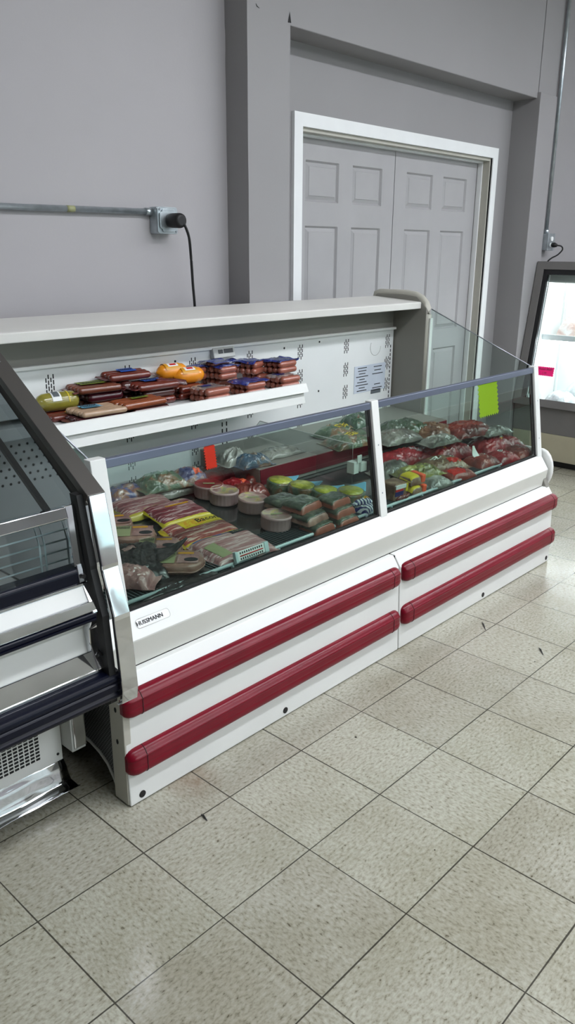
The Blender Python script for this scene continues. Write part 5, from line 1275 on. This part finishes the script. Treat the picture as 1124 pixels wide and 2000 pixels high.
pouch('olive_pack', 'olive and yellow clear pack lying over the one by the rail', 'meat pack', DP(818, 917, 0.03, 0.02), R(-8), 0.20, 0.12, 0.032, 'film_olive', 0.018, 115, 0.022)
pouch('clear_bag', 'nearly empty clear bag lying at the rail beside the orange labels', 'meat bag', DP(848, 941, 0.0, 0.015), R(-8), 0.16, 0.10, 0.03, 'film_greyclear', 0.010, 116, 0.016)
pouch('grey_pack', 'dark grey clear pack just behind the centre post', 'meat pack', DP(770, 912, 0.0, 0.035), R(-12), 0.18, 0.14, 0.05, 'film_greyclear', 0.020, 117, 0.02)
# breakfast links with an upright printed face, and the orange labelled block
def upright(name, label, loc, w, d, h, mat, bands, rz, cat='sausage pack'):
    t = thing(name, label, cat, loc, R(rz), DRX)
    build('pack', MB().box((-w/2, -d/2, 0.0), (w/2, d/2, h)), mat, t, 0.012, 3, local=True)
    for (bm_, x0, x1, z0, z1) in bands:
        build('label', MB().box((x0, -d/2 - 0.0014, z0), (x1, -d/2 + 0.003, z1)), bm_, t, 0.0006, local=True)
    return t
t = upright('breakfast_link_pack', 'sausage link pack with a navy and white printed face beside the centre post', DP(768, 958, 0.0, 0.035), 0.085, 0.08, 0.076, 'film_brownclear',
            [('label_white', -0.036, 0.030, 0.056, 0.072), ('label_red', -0.036, 0.010, 0.046, 0.057), ('label_navy', -0.036, 0.014, 0.026, 0.046), ('label_yellow', 0.026, 0.040, 0.040, 0.074)], -4)
for k in range(3):
    build('sausage', MB().tube([(-0.03 + k * 0.022, -0.042, 0.012), (-0.012 + k * 0.022, -0.044, 0.018), (0.004 + k * 0.022, -0.042, 0.024)], [0.006, 0.009, 0.006], 8), 'link_redbrown', t, local=True)
def block(label, loc, rz, seed):
    t = thing('orange_label_pack', label, 'sausage pack', loc, R(rz), DRX)
    w, d, hh = 0.095, 0.085, 0.036
    zf = zpillow(w, d, hh, 5.0, 0.002, seed)
    build('sausage_block', pillow(w, d, zf, 20, 16, 0, 0.004, seed), 'film_brownclear', t, local=True)
    build('orange_band', MB().box((0.016, -d/2 - 0.003, 0.004), (0.042, d/2 - 0.02, hh + 0.004)), 'label_orange', t, 0.006, 2, local=True)
    build('top_label', patch(zf, -0.018, -0.005, 0.056, 0.06, 0.001, 8), 'label_yellow', t, local=True)
block('brown pack with an orange end band, lower of two near the rail', DP(805, 953, 0.0, 0.018), -3, 121)
block('brown pack with an orange end band, upper of two near the rail', DP(803, 933, 0.041, 0.018), -5, 122)

# ---- freezer contents
def fbag(label, x, y, z, w, d, h, mat, seed, rz=0, name='freezer_bag'):
    return pouch(name, label, 'freezer bag', (x, y, z), R(rz), w, d, h, mat, 0.014, seed, 0.02, rx=0.0, p=2.4)
fbag('white plastic bag on the freezer bottom next to the pink note', 4.53, 0.72, 0.361, 0.24, 0.22, 0.17, 'bag_white', 201, 80)
fbag('white plastic bag on the freezer bottom behind the front one', 4.78, 0.70, 0.361, 0.22, 0.20, 0.22, 'bag_white', 202, 60)
fbag('grey plastic bag on the freezer bottom at the cut off edge', 4.54, 0.44, 0.361, 0.24, 0.22, 0.19, 'bag_grey', 203, 60)
fbag('grey plastic bag heaped at the back of the freezer bottom', 4.79, 0.42, 0.361, 0.22, 0.20, 0.25, 'bag_grey', 204, 80)
fbag('pink frozen meat bag at the end of the freezer shelf', 4.76, 0.80, 0.901, 0.17, 0.14, 0.13, 'meat_frozen', 205, 90)
fbag('pale frozen meat bag second on the freezer shelf', 4.75, 0.60, 0.901, 0.17, 0.17, 0.18, 'meat_frozen', 206, 80)
fbag('white frozen bag on the freezer shelf at the cut off edge', 4.76, 0.39, 0.901, 0.17, 0.18, 0.2, 'bag_white', 207, 80)
# ------------------------------------------------------------------ the case across the aisle, seen as a reflection in the front glass
OY = -2.35
oc = thing('display_case', 'case across the aisle with a maroon bumper, seen only as a reflection in the glass', 'display case', (4.4, OY - 0.5, 0))
OX0, OX1 = 1.3, 7.6
build('lower_panel', MB().box((OX0, OY - 0.06, 0.0), (OX1, OY, 0.60)), 'opp_grey', oc, 0.004)
build('bumper_bar', MB().prism([(OY + 0.0, 0.60), (OY + 0.022, 0.615), (OY + 0.022, 0.705), (OY, 0.72)], OX0, OX1), 'maroon', oc, 0.008)
build('upper_panel', MB().box((OX0, OY - 0.08, 0.60), (OX1, OY, 0.80)), 'case_cream', oc, 0.004)
build('body', MB().box((OX0, OY - 0.95, 0.0), (OX1, OY - 0.06, 0.70)), 'opp_grey', oc)
build('front_glass', MB().box((OX0, OY - 0.03, 0.80), (OX1, OY - 0.024, 1.0)), 'clear_glass', oc)
build('end_post', MB().box((OX0, OY - 0.05, 0.78), (OX0 + 0.04, OY - 0.01, 1.02)), 'case_white', oc, 0.003)
build('end_post', MB().box((OX1 - 0.04, OY - 0.05, 0.78), (OX1, OY - 0.01, 1.02)), 'case_white', oc, 0.003)
# see-through coloured sheets set on the front glass of the white case
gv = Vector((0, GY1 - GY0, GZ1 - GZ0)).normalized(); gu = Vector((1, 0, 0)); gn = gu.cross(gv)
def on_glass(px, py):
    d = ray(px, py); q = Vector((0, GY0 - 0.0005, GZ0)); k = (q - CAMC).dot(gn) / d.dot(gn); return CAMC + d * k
for lab, a, b, mt, tee in (('see-through orange sheet on the glass in front of the tilted snack packs', (397, 868), (424, 912), 'sheet_orange', 5),
                      ('see-through lime green zigzag sheet on the glass beside the end post', (934, 749), (974, 806), 'sheet_lime', 9)):
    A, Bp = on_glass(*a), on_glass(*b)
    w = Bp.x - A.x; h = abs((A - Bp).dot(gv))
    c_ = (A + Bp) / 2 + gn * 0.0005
    star_note('zigzag_sheet', lab, c_, gu, gv, gn, w, h, mt, tee, (), 0.0025 if 'lime' not in lab else 0.005)

# small dark slivers dropped on the floor
for (a, b, lab) in (((393, 1592), (405, 1604), 'dark sliver of litter on the floor nearest the end of the case'), ((942, 1216), (949, 1231), 'dark sliver of litter on the floor in front of the far red bumpers'), ((1053, 1266), (1062, 1280), 'small dark sliver of litter on the floor farthest from the case front')):
    A, B_ = atz(*a, 0), atz(*b, 0)
    tag(build('litter_sliver', MB().tube([(A.x, A.y, 0.003), ((A.x * 2 + B_.x) / 3 + 0.002, (A.y * 2 + B_.y) / 3, 0.004), (B_.x, B_.y, 0.002)], [0.001, 0.003, 0.001], 6), 'black_plastic'), lab, 'litter')
